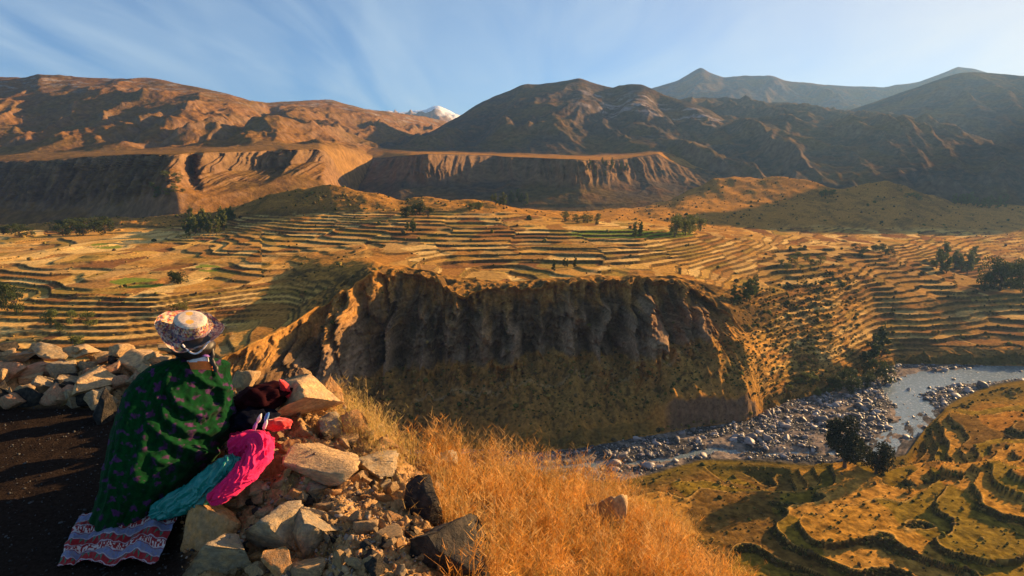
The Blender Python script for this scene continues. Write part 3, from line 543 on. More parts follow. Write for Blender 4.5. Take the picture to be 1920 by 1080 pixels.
# ================================================================== WATER
wa = np.array([(x, y) for x, y in chpts])
def water():
    M['water'] = m = bpy.data.materials.new('river_water'); m.use_nodes = True; t = m.node_tree; b = t.nodes['Principled BSDF']
    b.inputs['Base Color'].default_value = (0.16, 0.20, 0.21, 1); b.inputs['Roughness'].default_value = 0.18; b.inputs['Specular IOR Level'].default_value = 0.8
    co = t.nodes.new('ShaderNodeTexCoord'); mp_ = t.nodes.new('ShaderNodeMapping'); mp_.inputs['Scale'].default_value = (0.5, 0.3, 1); t.links.new(co.outputs['Object'], mp_.inputs[0])
    n1 = t.nodes.new('ShaderNodeTexNoise'); n1.inputs['Scale'].default_value = 1.3; n1.inputs['Detail'].default_value = 6; t.links.new(mp_.outputs[0], n1.inputs['Vector'])
    bp = t.nodes.new('ShaderNodeBump'); bp.inputs['Distance'].default_value = 0.5; t.links.new(n1.outputs['Fac'], bp.inputs['Height']); t.links.new(bp.outputs[0], b.inputs['Normal'])
    mr = t.nodes.new('ShaderNodeMapRange'); mr.inputs[1].default_value = 0.54; mr.inputs[2].default_value = 0.75; t.links.new(n1.outputs['Fac'], mr.inputs[0])
    mm = t.nodes.new('ShaderNodeMix'); mm.data_type = 'RGBA'; mm.inputs[6].default_value = (0.15, 0.20, 0.215, 1); mm.inputs[7].default_value = (0.45, 0.47, 0.47, 1)
    t.links.new(mr.outputs[0], mm.inputs[0]); t.links.new(mm.outputs[2], b.inputs['Base Color'])
    V = [(-1500, 150, -199.55), (2500, 150, -199.55), (2500, 900, -199.55), (-1500, 900, -199.55)]
    # follow the bed: strip between just inside both shores
    r0, r1 = ro[2], ro[3]
    V = []; cols_ = range(0, X.shape[1], 4)
    for c_ in cols_:
        V += [(X[r0 - 6, c_], Y[r0 - 6, c_], -199.5), (X[r1 + 3, c_], Y[r1 + 3, c_], -199.5)]
    Fw = [(2 * i, 2 * i + 2, 2 * i + 3, 2 * i + 1) for i in range(len(V) // 2 - 1)]
    o = put(bpy.data.objects.new('river_water', mesh_np('river_water', V, Fw, m, False))); tag(o, kind='structure')
water()

# ================================================================== ROCK SHAPES
def ico(sub):
    bm = bmesh.new(); bmesh.ops.create_icosphere(bm, subdivisions=sub, radius=1.0); V = np.array([v.co[:] for v in bm.verts]); Fq = np.array([[v.index for v in f.verts] for f in bm.faces]); bm.free(); return V, Fq
ICO = {k: ico(k) for k in (1, 2, 3, 4)}
def n3(V, sc_, seed): return noise(V[:, 0] * sc_ + V[:, 2] * sc_ * 0.7 + 3 * seed, V[:, 1] * sc_ - V[:, 2] * sc_ * 0.6 + seed, seed) + noise(V[:, 2] * sc_ + 7, V[:, 0] * sc_ + seed, seed + 2) * 0.7
def rock_verts(sub, seed, cuts=11, rough=0.05, flat=(1, 1, 1), keepv=0.45):
    r_ = np.random.RandomState(seed); V, Fq = ICO[sub]; V = V * 1.25
    for i in range(cuts):
        n = r_.normal(size=3); n /= np.linalg.norm(n); dd = r_.uniform(keepv, 0.92); q = V @ n; V = V - np.maximum(q - dd, 0)[:, None] * n
    if sub > 2:
        V = V * (1 + rough * n3(V, 2.5, seed)[:, None] + rough * 0.5 * n3(V, 7.0, seed + 5)[:, None] + rough * 0.22 * n3(V, 16.0, seed + 8)[:, None])
    V = V * np.array(flat); return V, Fq
def join_instances(name, protos, pts, scales, mat, rots=None, colr=None, smooth=False, tilt=0.5):
    """many small pieces in one mesh: pts (n,3), scales (n,3)"""
    Vs, Fs, Cs = [], [], []; off = 0; r_ = np.random.RandomState(len(pts))
    for k, (Pv, Pf) in enumerate(protos):
        idx = np.arange(k, len(pts), len(protos))
        if not len(idx): continue
        ang = r_.uniform(0, 6.283, len(idx)) if rots is None else rots[idx]; ca, sa = np.cos(ang), np.sin(ang)
        V = Pv[None] * scales[idx][:, None, :]
        tl = r_.normal(0, tilt, (len(idx), 1)); V = np.stack([V[..., 0], V[..., 1] * np.cos(tl) - V[..., 2] * np.sin(tl), V[..., 1] * np.sin(tl) + V[..., 2] * np.cos(tl)], -1)
        V = np.stack([V[..., 0] * ca[:, None] - V[..., 1] * sa[:, None], V[..., 0] * sa[:, None] + V[..., 1] * ca[:, None], V[..., 2]], -1) + pts[idx][:, None, :]
        Vs.append(V.reshape(-1, 3)); Fs.append((Pf[None] + (np.arange(len(idx)) * len(Pv))[:, None, None] + off).reshape(-1, Pf.shape[1])); off += len(idx) * len(Pv)
        if colr is not None: Cs.append(np.repeat(colr[idx], len(Pv), 0))
    return mesh_np(name, np.concatenate(Vs), np.concatenate(Fs), mat, smooth, np.concatenate(Cs) if colr is not None else None)
M['boulder'] = new_mat('river_stone', base=(0.30, 0.28, 0.27), scale=0.6, var=0.3, rough=0.7, spec=0.4, bump=0.1)
M['boulder_c'] = new_mat('river_stone_mixed', attr=True, scale=0.6, var=0.25, rough=0.6, spec=0.5)

# ---- boulders in the river bed
bs = (S > 2.03) & (S < 2.99) & (PX2 > 500) & (PX2 < 2000) & ~((DC < cw * 0.72) & (rng.random(X.shape) > 0.05))
bi = np.nonzero(bs.ravel())[0]; dens = (np.abs(np.gradient(X, axis=1) * np.gradient(Y, axis=0))).ravel()[bi]; dens = dens * (1 - 0.82 * bar.ravel()[bi]) * (0.35 + ss(-0.2, 0.3, fbm(X / 22, Y / 14, 3, 225)).ravel()[bi]); dens = dens / dens.sum()
nb = 12000; pick = rng.choice(bi, nb, p=dens); siz = np.clip(rng.lognormal(-0.5, 0.6, nb), 0.3, 4.2)
bp_ = np.stack([X.ravel()[pick], Y.ravel()[pick], np.maximum(Z.ravel()[pick], -200.2)], -1) + rng.normal(0, 0.6, (nb, 3)) * [1, 1, 0]
bp_[:, 2] += siz * 0.25
cb = np.array([0.34, 0.31, 0.30]) * rng.uniform(0.08, 1.1, (nb, 1)) ** 1.2 * (1 + rng.normal(0, 0.04, (nb, 3)))
big = np.argsort(-siz * ((PX2.ravel()[pick] > 1040) & (PX2.ravel()[pick] < 1915) & (PY2.ravel()[pick] < 900)))[:270]; small = np.setdiff1d(np.arange(nb), big)
prot = [rock_verts(1, 300 + i, 7, 0, (1, 0.8, 0.62)) for i in range(6)]
o = put(bpy.data.objects.new('river_stones', join_instances('river_stones', prot, bp_[small], siz[small][:, None] * rng.uniform(0.7, 1.2, (len(small), 3)), M['boulder_c'], colr=cb[small])))
tag(o, 'thousands of smaller grey stones covering the river bed', 'river stones', None, 'stuff')
bprot = []
for i in range(8):
    V_, F_ = rock_verts(2, 340 + i, 9, 0, (1.1, 0.85, 0.68)); bprot.append(mesh_np('boulder', V_, F_, new_mat('boulder_stone', base=tuple(np.array([0.33, 0.30, 0.29]) * (0.3 + 0.12 * i)), scale=0.8, var=0.3, rough=0.6, spec=0.5), False))
for j, k in enumerate(big):
    o = put(bpy.data.objects.new('boulder', bprot[j % 8])); o.location = bp_[k]; o.scale = (siz[k] * 1.1,) * 3; o.rotation_euler = (rng.normal(0, .3), rng.normal(0, .3), rng.uniform(0, 6))
    qx, qy, _q = to_px(*bp_[k]); tone = 'dark' if j % 8 < 3 else ('mid grey' if j % 8 < 6 else 'pale')
    zone = 'at the left end of the river bed behind the orange grass' if qx < 1180 else 'below the small river cliff' if qx < 1400 else 'left of the two dark river trees' if qx < 1560 else 'between the dark river trees and the far bank' if qx < 1690 else 'beside the open water where the river bends'
    tag(o, tone + ' boulder ' + zone, 'boulder', tone + ' boulders ' + zone)

# ================================================================== TREES
M['bark'] = new_mat('bark', base=(0.13, 0.09, 0.06), scale=3, var=0.3)
M['leaf'] = [new_mat('leaf', base=b_, scale=0.25, var=0.5, rough=0.7, spec=0.2, transl=0.25) for b_ in [(0.055, 0.075, 0.018), (0.13, 0.15, 0.033), (0.17, 0.155, 0.035), (0.02, 0.028, 0.010)]]
def tube(pts, rad, seg=6):
    V, Fq = [], []
    pts = [Vector(p) for p in pts]
    for i, p in enumerate(pts):
        t = (pts[min(i + 1, len(pts) - 1)] - pts[max(i - 1, 0)]).normalized(); a = t.orthogonal().normalized(); b = t.cross(a)
        for k in range(seg):
            th = 2 * math.pi * k / seg; V.append(p + (a * math.cos(th) + b * math.sin(th)) * rad[i])
    for i in range(len(pts) - 1):
        for k in range(seg): Fq.append((i * seg + k, i * seg + (k + 1) % seg, (i + 1) * seg + (k + 1) % seg, (i + 1) * seg + k))
    return [tuple(v) for v in V], Fq
def leaf_cloud(blobs, n, size, seed):
    r_ = np.random.RandomState(seed); V = []; 
    wts = np.array([b[3] ** 2 * b[4] for b in blobs]); wts = wts / wts.sum(); ch = r_.choice(len(blobs), n, p=wts)
    B = np.array(blobs)[ch]; dirv = r_.normal(size=(n, 3)); dirv /= np.linalg.norm(dirv, axis=1)[:, None]; rad = r_.uniform(0.25, 1.0, n) ** 0.5
    c = B[:, :3] + dirv * rad[:, None] * np.stack([B[:, 3], B[:, 3], B[:, 4]], -1)
    a = r_.normal(size=(n, 3)); a /= np.linalg.norm(a, axis=1)[:, None]; b = np.cross(a, r_.normal(size=(n, 3))); b /= np.linalg.norm(b, axis=1)[:, None]
    s_ = size * r_.uniform(0.5, 1.4, n)[:, None]
    V = np.stack([c - a * s_, c + b * s_ * 0.55, c + a * s_, c - b * s_ * 0.55], 1).reshape(-1, 3)
    return V, np.arange(4 * n).reshape(n, 4)
def tree_proto(kind, seed, n):
    r_ = random.Random(seed); tv, tf = [], []
    def add(p, rd):
        v, f = tube(p, rd, 5); off = len(tv); tv.extend(v); tf.extend([tuple(i + off for i in q) for q in f])
    blobs = []
    if kind == 'tall':
        add([(0, 0, -0.05), (0.01, 0, 0.3), (-0.01, 0.01, 0.6), (0, 0, 0.9)], [0.022, 0.017, 0.012, 0.004])
        for i in range(11):
            zz = 0.16 + 0.78 * i / 10; rr = 0.15 * (1 - (i / 10 - 0.35) ** 2 * 1.1) * r_.uniform(0.6, 1.15); an = r_.uniform(0, 6.28); ox = rr * 0.8
            c = (math.cos(an) * ox, math.sin(an) * ox, zz); blobs.append((*c, rr * 0.75, 0.085)); add([(0, 0, zz - 0.12), c], [0.008, 0.003])
    else:
        add([(0, 0, -0.05), (0.02, 0, 0.2), (0, 0.02, 0.45)], [0.045, 0.035, 0.02])
        for i in range(12):
            an = r_.uniform(0, 6.28); ox = r_.uniform(0.05, 0.34); zz = r_.uniform(0.16, 0.86) * (1 - ox * 0.6)
            c = (math.cos(an) * ox, math.sin(an) * ox, zz); blobs.append((*c, r_.uniform(0.14, 0.22), r_.uniform(0.12, 0.19))); add([(0, 0, 0.3), c], [0.018, 0.005])
    V_, F_ = leaf_cloud(blobs, n, 0.035 if n < 1500 else 0.026, seed)
    return mesh_np('trunk', tv, tf, M['bark'], True), (V_, F_)
TP = {}
for kd in ('tall', 'round'):
    for q in range(3):
        for lf in range(3):
            if q == 0 or True:
                tr_, (V_, F_) = tree_proto(kd, 400 + q, 1100); TP[(kd, q, lf)] = (tr_, mesh_np('crown', V_, F_, M['leaf'][lf], False))
def add_tree(px, py, hpx, kd, lf, label, cat='tree', group=None, big=None, wide=1.0):
    g_ = ground_at(px, py)
    if g_ is None: return
    dd = g_.y * CT - g_.z * ST; h = hpx * dd / F
    root = put(bpy.data.objects.new('tree', None)); root.empty_display_size = 0.1; root.location = g_; root.scale = (h * wide, h * wide, h); root.rotation_euler = (0, 0, rng.uniform(0, 6.28))
    tag(root, label, cat, group)
    t_, c_ = big if big else TP[(kd, int(rng.integers(3)), lf)]
    put(bpy.data.objects.new('trunk', t_), root); put(bpy.data.objects.new('crown', c_), root)
def grove(n, x0, x1, y0, y1, h0, h1, kd, lf, label, group, wide=1.0):
    for i in range(n):
        f_ = (i + 0.5) / n
        add_tree(x0 + (x1 - x0) * f_ + rng.uniform(-1, 1) * (x1 - x0) / n * 0.7, rng.uniform(y0, y1), rng.uniform(h0, h1), kd, lf, label, 'tree', group, wide=wide)
grove(16, 345, 425, 425, 440, 26, 44, 'tall', 1, 'olive green eucalyptus in the dense grove between the fields and the canyon wall', 'eucalyptus grove below the fluted canyon wall')
grove(5, 425, 440, 405, 415, 18, 26, 'tall', 1, 'small eucalyptus on the right edge of the dense grove above the left fields', 'small trees right of the grove')
grove(14, 105, 205, 425, 440, 20, 36, 'round', 0, 'dark bushy tree at the foot of the shaded left canyon wall', 'dark trees below the shaded canyon wall', 1.3)
grove(6, 0, 60, 430, 443, 16, 26, 'round', 0, 'dark bushy tree at the left frame edge beyond the golden fields', 'dark trees at the far left field edge', 1.4)
grove(6, 752, 802, 395, 408, 20, 32, 'round', 0, 'dark round tree in the clump on the small hill above the central terraces', 'tree clump on the central hill', 1.2)
grove(3, 765, 782, 430, 440, 20, 30, 'tall', 1, 'thin green tree in the column below the hilltop clump', 'thin trees below the hilltop clump')
grove(4, 870, 905, 386, 392, 12, 18, 'round', 1, 'small bush on the low ridge right of the hilltop clump', 'bushes on the low ridge', 1.3)
grove(9, 922, 985, 374, 386, 14, 28, 'tall', 1, 'green eucalyptus standing against the shaded mesa face', 'eucalyptus row before the shaded mesa')
grove(8, 1050, 1130, 405, 418, 10, 18, 'round', 2, 'small yellowish bush at the back edge of the central terraces', 'bushes at the back of the terraces', 1.3)
grove(4, 1185, 1205, 432, 445, 16, 26, 'tall', 1, 'small tree at the right end of the green terrace strips', 'trees by the green strips')
grove(7, 1262, 1316, 430, 440, 26, 42, 'round', 1, 'tall green tree in the lone clump right of centre above the terraces', 'lone tree clump right of centre', 0.9)
grove(20, 1785, 1890, 378, 389, 13, 22, 'tall', 1, 'tree in the long plantation row on the far right shelf', 'plantation row on the far right shelf', 1.4)
grove(4, 1700, 1730, 366, 374, 8, 12, 'round', 1, 'tiny bush on the saddle right of the twin hills', 'bushes on the saddle', 1.3)
grove(4, 1540, 1565, 360, 368, 9, 14, 'round', 1, 'small bush in the gap between the twin golden hills', 'bushes between the twin hills', 1.3)
grove(8, 1840, 1935, 535, 552, 40, 66, 'round', 0, 'large hazy tree in the shaded hollow at the right frame edge', 'large trees in the shaded right hollow', 0.8)
grove(9, 1750, 1830, 488, 512, 24, 44, 'tall', 1, 'hazy tree behind the striped ridge on the right', 'hazy trees behind the striped ridge', 1.2)
grove(4, 1380, 1425, 548, 572, 32, 54, 'tall', 1, 'green tree on the shoulder where the canyon rim turns right', 'trees on the shoulder of the canyon rim', 1.1)
grove(12, 1605, 1680, 462, 475, 8, 14, 'round', 0, 'dark bush in the hedge along the right plateau edge', 'hedge along the right plateau edge', 1.5)
grove(9, 1460, 1545, 482, 505, 9, 20, 'round', 1, 'small bush among the lit terraces right of centre', 'bushes among the right terraces', 1.3)
grove(9, 1550, 1660, 700, 738, 26, 46, 'round', 0, 'dark tree on the far river bank below the curved terraces', 'trees on the far river bank', 1.0)
grove(3, 1630, 1655, 655, 690, 44, 62, 'tall', 0, 'tall tree rising from the far bank where the river bends', 'tall trees at the river bend', 1.2)
grove(6, 1480, 1560, 715, 745, 12, 24, 'round', 1, 'green bush on the spur just above the river', 'bushes on the spur above the river', 1.3)
grove(4, 1040, 1078, 495, 508, 14, 24, 'tall', 0, 'thin dark tree on the flat ground close behind the canyon rim', 'thin trees behind the canyon rim')
grove(10, 285, 350, 330, 372, 9, 16, 'round', 1, 'green bush on the lit spur of the left canyon wall', 'bushes on the lit spur', 1.4)
grove(14, 1095, 1175, 305, 335, 10, 18, 'tall', 1, 'distant tree on the lit slope of the central mesa', 'distant trees on the central mesa slope')
grove(3, 328, 345, 525, 532, 18, 28, 'round', 0, 'dark bush beside the green field left of the rim', 'bushes beside the green field', 1.2)
grove(3, 330, 350, 578, 592, 16, 24, 'round', 2, 'yellowish bush on the curved terraces behind the hat', 'bushes on the curved left terraces', 1.2)
grove(5, 95, 180, 600, 650, 22, 40, 'round', 1, 'green bush just beyond the stone wall on the left', 'bushes beyond the left stones', 1.1)
grove(3, -10, 35, 560, 585, 36, 60, 'round', 0, 'dark green tree at the left frame edge above the stones', 'dark trees at the left edge above the stones', 0.9)
grove(5, 1690, 1760, 885, 935, 8, 16, 'round', 3 if False else 0, 'round dark bush on the near terraces in the lower right', 'bushes on the near terraces', 1.4)
tb, (V_, F_) = tree_proto('round', 431, 5200); bigA = (tb, mesh_np('crown', V_, F_, M['leaf'][3], False))
tb, (V_, F_) = tree_proto('round', 437, 4200); bigB = (tb, mesh_np('crown', V_, F_, M['leaf'][3], False))
add_tree(1585, 876, 108, 'round', 0, 'dark bushy tree standing by the near river bank, the larger and left of two', 'tree', None, bigA, 0.85)
add_tree(1642, 886, 84, 'round', 0, 'smaller dark tree on the near river bank, right of the bigger one', 'tree', None, bigB, 0.8)

# ---- scrub: thorn bushes and tussocks nobody could count
M['scrub'] = new_mat('scrub_leaves', attr=True, scale=0.6, var=0.4, rough=0.85, spec=0.0)
okp = (PX2 > -60) & (PX2 < 1980) & (PY2 > 300) & (PY2 < 1130)
parea = np.clip(np.abs(np.gradient(PX2, axis=1) * np.gradient(PY2, axis=0)), 0, 60)
wsc = 0.05 + 1.4 * tal * (1 - bowl) * (1 - 0.5 * wallm) + 2.2 * scrubslope + (0.25 + 3.5 * np.where(isn, rn2, 0)) * near + 0.9 * bowl * (ris > 0.3) + 0.8 * hills + 0.5 * mound + 0.25 * (ris > 0.4) * (S > 6) + 1.5 * ss(1.8, 1.97, S) * near + 1.6 * in_(2.98, 3.25, S, .03)
wsc = wsc * okp * parea * (1 - bed); pr = wsc.ravel() / wsc.sum()
ns_ = 15000; pick = rng.choice(len(pr), ns_, p=pr)
spos = np.stack([X.ravel()[pick], Y.ravel()[pick], Z.ravel()[pick]], -1); sd = spos[:, 1]
ssz = np.clip(rng.lognormal(0.0, 0.45, ns_), 0.4, 3.2) * np.clip(sd / 600, 0.55, 1.5) * 0.95
def bush_proto(seed):
    V_, F_ = ICO[1]; r_ = np.random.RandomState(seed); V_ = V_ * (1 + r_.uniform(-0.35, 0.35, (len(V_), 1))); V_ = V_ * [1, 1, 0.75] + [0, 0, 0.35]; return V_, F_
scol = np.array([[0.09, 0.085, 0.02], [0.15, 0.12, 0.03], [0.06, 0.06, 0.018], [0.24, 0.16, 0.045], [0.10, 0.07, 0.03]])[rng.integers(0, 5, ns_)] * rng.uniform(0.7, 1.3, (ns_, 1))
o = put(bpy.data.objects.new('scrub', join_instances('scrub', [bush_proto(i) for i in range(8)], spos, ssz[:, None] * rng.uniform(0.7, 1.3, (ns_, 3)), M['scrub'], colr=scol, tilt=0.2)))
tag(o, 'low thorny scrub dotted over the slopes and terrace edges', 'scrub', None, 'stuff')

# ---- haze
def haze():
    bm = bmesh.new(); bmesh.ops.create_cube(bm, size=1.0); me = bpy.data.meshes.new('haze'); bm.to_mesh(me); bm.free()
    o = put(bpy.data.objects.new('haze', me)); x0, x1, y0, y1, z0, z1 = -9000, 17000, -3500, 14500, -320, 1500
    o.location = ((x0 + x1) / 2, (y0 + y1) / 2, (z0 + z1) / 2); o.scale = (x1 - x0, y1 - y0, z1 - z0)
    m = bpy.data.materials.new('haze'); m.use_nodes = True; t = m.node_tree; t.nodes.remove(t.nodes['Principled BSDF'])
    v = t.nodes.new('ShaderNodeVolumePrincipled'); v.inputs['Color'].default_value = (0.26, 0.50, 1.0, 1); v.inputs['Density'].default_value = 0.00004; v.inputs['Anisotropy'].default_value = 0.36
    t.links.new(v.outputs[0], t.nodes['Material Output'].inputs['Volume']); me.materials.append(m); tag(o, 'thin pale haze filling the valley air', 'haze', None, 'stuff')
haze()

# ================================================================== FOREGROUND RIDGE AND PATH
A = np.linspace(-1.15, 1.3, 620)
w_ = lambda Y, z: ('w', Y, z)
g0 = [(-600, 1400, w_(0.5, -1.68)), (400, 1400, w_(0.5, -1.6)), (900, 1400, w_(0.5, -1.7)), (1400, 1400, w_(0.5, -2.2)), (3000, 1400, w_(0.5, -3))]
g1 = [(-600, 1100, z(-1.70)), (330, 1100, z(-1.68)), (400, 1100, z(-1.62)), (600, 1100, z(-1.60)), (700, 1100, z(-1.50)), (860, 1100, z(-1.6)), (960, 1100, z(-1.95)), (1150, 1100, z(-2.3)), (1330, 1100, z(-2.6)), (1420, 1150, z(-2.9)), (3000, 1250, z(-4))]
g2 = [(-600, 880, z(-1.70)), (300, 900, z(-1.68)), (380, 930, z(-1.62)), (520, 950, z(-1.56)), (600, 910, z(-1.47)), (760, 930, z(-1.62)), (860, 965, z(-1.85)), (1000, 965, z(-2.2)), (1150, 990, z(-2.55)), (1300, 1050, z(-2.8)), (1400, 1130, z(-3.1)), (3000, 1240, z(-5))]
g3 = [(-600, 765, z(-1.70)), (200, 765, z(-1.70)), (330, 790, z(-1.6)), (420, 800, z(-1.5)), (560, 775, z(-1.42)), (640, 780, z(-1.50)), (700, 815, z(-1.60)), (770, 868, z(-1.76)), (850, 892, z(-1.95)), (1000, 905, z(-2.35)), (1150, 940, z(-2.9)), (1290, 1030, z(-3.1)), (1400, 1120, z(-3.5)), (3000, 1230, z(-6))]
g4 = [(-600, 672, z(-1.62)), (200, 680, z(-1.62)), (330, 700, z(-1.55)), (430, 725, z(-1.45)), (480, 730, z(-1.40)), (560, 722, z(-1.42)), (640, 750, z(-1.52)), (700, 795, z(-1.68)), (765, 850, z(-1.84)), (850, 875, z(-2.05)), (1000, 890, z(-2.5)), (1150, 925, z(-3.1)), (1280, 1010, z(-3.4)), (1400, 1110, z(-3.9)), (3000, 1220, z(-7))]
g5 = [(-600, 900, w_(8, -7)), (700, 900, w_(7.5, -8)), (3000, 900, w_(12, -16))]
g6 = [(-600, 900, w_(60, -75)), (3000, 900, w_(60, -90))]
g7 = [(-600, 900, w_(170, -160)), (3000, 900, w_(235, -205))]
frows = [20, 120, 130, 90, 30, 14, 8]
FX, FY, FZ, FS = sheet(A, [g0, g1, g2, g3, g4, g5, g6, g7], frows, sm=15)
fpx, fpy, fd = to_px(FX, FY, FZ)
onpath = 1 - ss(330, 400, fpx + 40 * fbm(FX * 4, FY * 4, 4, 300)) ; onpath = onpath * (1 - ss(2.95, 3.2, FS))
rid = (1 - onpath) * ss(0.6, 1.0, FS)
FZ = FZ + onpath * fbm(FX * 5, FY * 5, 5, 301) * 0.012 + rid * (fbm(FX * 3, FY * 3, 6, 302) * 0.10 + (ridged(FX * 5, FY * 7, 6, 303, 0.6) - .5) * 0.09) * (1 - ss(4.2, 5, FS))
grs = ss(760, 840, fpx) * ss(.9, 1.1, FS)
fc = np.broadcast_to(np.array([0.48, 0.29, 0.13]), FX.shape + (3,)).copy()
fc = mixcol(fc, [0.32, 0.19, 0.09], ss(0, 0.4, fbm(FX * 4, FY * 4, 5, 304)))
fc = mixcol(fc, [0.20, 0.11, 0.045], grs * 0.8)
fc = mixcol(fc, [0.028, 0.02, 0.016], onpath)  # dark path earth, taken darker still to deepen the shade over it
fc = mixcol(fc, [0.16, 0.10, 0.05], ss(4.4, 5, FS))
M['soil'] = new_mat('soil', attr=True, scale=60, var=0.4, rough=0.95, bump=0.012, bscale=90, spec=0.0, detail=8)
def fg_part(nm, mask):
    Fg = grid_faces(*FX.shape)[mask[:-1, :-1].ravel()]; V = np.stack([FX, FY, FZ], -1).reshape(-1, 3); used, inv_ = np.unique(Fg, return_inverse=True)
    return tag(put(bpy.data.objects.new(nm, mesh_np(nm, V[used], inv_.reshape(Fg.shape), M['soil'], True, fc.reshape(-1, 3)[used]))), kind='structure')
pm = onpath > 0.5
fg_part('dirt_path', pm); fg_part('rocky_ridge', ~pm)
SHEETS_V = SHEETS; SHEETS = [] ; keep(FX[:sum(frows[:5])], FY[:sum(frows[:5])], FZ[:sum(frows[:5])])

# ---- stones
def stone_mat(nm, base, tint, rough=0.9): return new_mat(nm, base=base, scale=6, var=0.35, bump=0.02, bscale=14, rough=rough, spec=0.15, tint=tint, tscale=3.5, detail=9, coords='Object')
SM = {'tan': stone_mat('tan_stone', (0.60, 0.39, 0.19), (0.44, 0.30, 0.17)), 'grey': stone_mat('grey_stone', (0.36, 0.29, 0.20), (0.50, 0.35, 0.19)), 'orange': stone_mat('orange_stone', (0.62, 0.32, 0.12), (0.52, 0.31, 0.15)), 'dark': stone_mat('dark_stone', (0.035, 0.033, 0.032), (0.075, 0.062, 0.05)), 'red': stone_mat('reddish_stone', (0.55, 0.27, 0.15), (0.50, 0.31, 0.18))}
RP = {}
for nm_ in SM:
    RP[nm_] = []
    for i in range(5):
        V_, F_ = rock_verts(4, 500 + i + 17 * len(RP), 13 + i, 0.075, (1, 1, 1), 0.36); RP[nm_].append(mesh_np('stone', V_, F_, SM[nm_], False))
def stone(px, py, wpx, hpx, kind, label, seed=0, rz=None, tilt=(0, 0), lift=0.35, group=None, ypx=None):
    g_ = ground_at(px, min(py + hpx * 0.3, 1078))
    if g_ is None: return
    dd = g_.y * CT - g_.z * ST; m_ = dd / F; c = P(px, py, dd + wpx * 0.15 * m_)
    o = put(bpy.data.objects.new('stone', RP[kind][seed % 5])); o.location = c
    o.scale = (wpx * m_ * 0.60, (ypx or wpx * 0.85) * m_ * 0.60, hpx * m_ * 0.66)
    o.rotation_euler = (tilt[0], tilt[1], rng.uniform(-.4, .4) if rz is None else rz); tag(o, label, 'stone', group); return o
LS = [(65, 698, 108, 44, 'red', 'broad reddish stone with a flat sunlit top in the front row of the left stones'), (165, 730, 118, 62, 'tan', 'largest pale flat stone in the left row, nearest the path'), (196, 772, 60, 62, 'dark', 'dark upright stone just left of the shawl'),
      (202, 702, 56, 30, 'orange', 'bright orange stone on top of the left row'), (236, 716, 34, 34, 'red', 'small rounded reddish stone touching the shawl'), (98, 656, 52, 26, 'grey', 'grey upright stone at the back of the left row'), (152, 662, 62, 28, 'tan', 'tan slab leaning at the back of the left stones'),
      (192, 668, 58, 24, 'tan', 'tan wedge stone behind the orange one'), (262, 684, 84, 30, 'tan', 'long pale slab behind the shoulder of the shawl'), (228, 676, 44, 22, 'dark', 'dark flat stone between two pale slabs'), (122, 686, 44, 30, 'grey', 'grey angular stone in the middle of the left pile'),
      (165, 690, 34, 30, 'grey', 'small grey stone left of the orange one'), (34, 672, 62, 22, 'grey', 'flat grey stone at the back near the left edge'), (8, 700, 52, 34, 'red', 'reddish stone cut by the left frame edge'), (6, 652, 44, 18, 'dark', 'dark low stone at the back left frame edge'),
      (76, 668, 52, 18, 'dark', 'dark thin slab behind the broad reddish stone'), (302, 676, 44, 22, 'grey', 'grey stone peeking out below the hat'), (122, 728, 56, 40, 'grey', 'grey block in front between the reddish and the largest stone')]
for i, (a, b, c_, e_, k_, lb) in enumerate(LS): stone(a, b, c_, e_, k_, lb, i, tilt=(rng.normal(0, .15), rng.normal(0, .15)))
for i in range(16):
    kd_ = ['red', 'tan', 'dark', 'grey'][i % 4]; stone(-30 + i * 15 + rng.uniform(-6, 6), 738 + rng.uniform(-6, 14), rng.uniform(34, 66), rng.uniform(30, 48), kd_, {'red': 'reddish'}.get(kd_, kd_) + ' stone at the foot of the left row facing the path', i, tilt=(rng.normal(0, .2), rng.normal(0, .2)), group={'red': 'reddish'}.get(kd_, kd_) + ' stones along the path edge')
for i in range(34):
    stone(rng.uniform(-60, 330), rng.uniform(652, 715), rng.uniform(18, 46), rng.uniform(12, 26), ['tan', 'grey', 'red', 'tan', 'dark'][i % 5], 'small angular ' + ['tan', 'grey', 'reddish', 'tan', 'dark'][i % 5] + ' stone wedged among the larger stones left of the person', i, tilt=(rng.normal(0, .4), rng.normal(0, .4)), group='small ' + ['tan', 'grey', 'reddish', 'tan', 'dark'][i % 5] + ' stones in the left row')
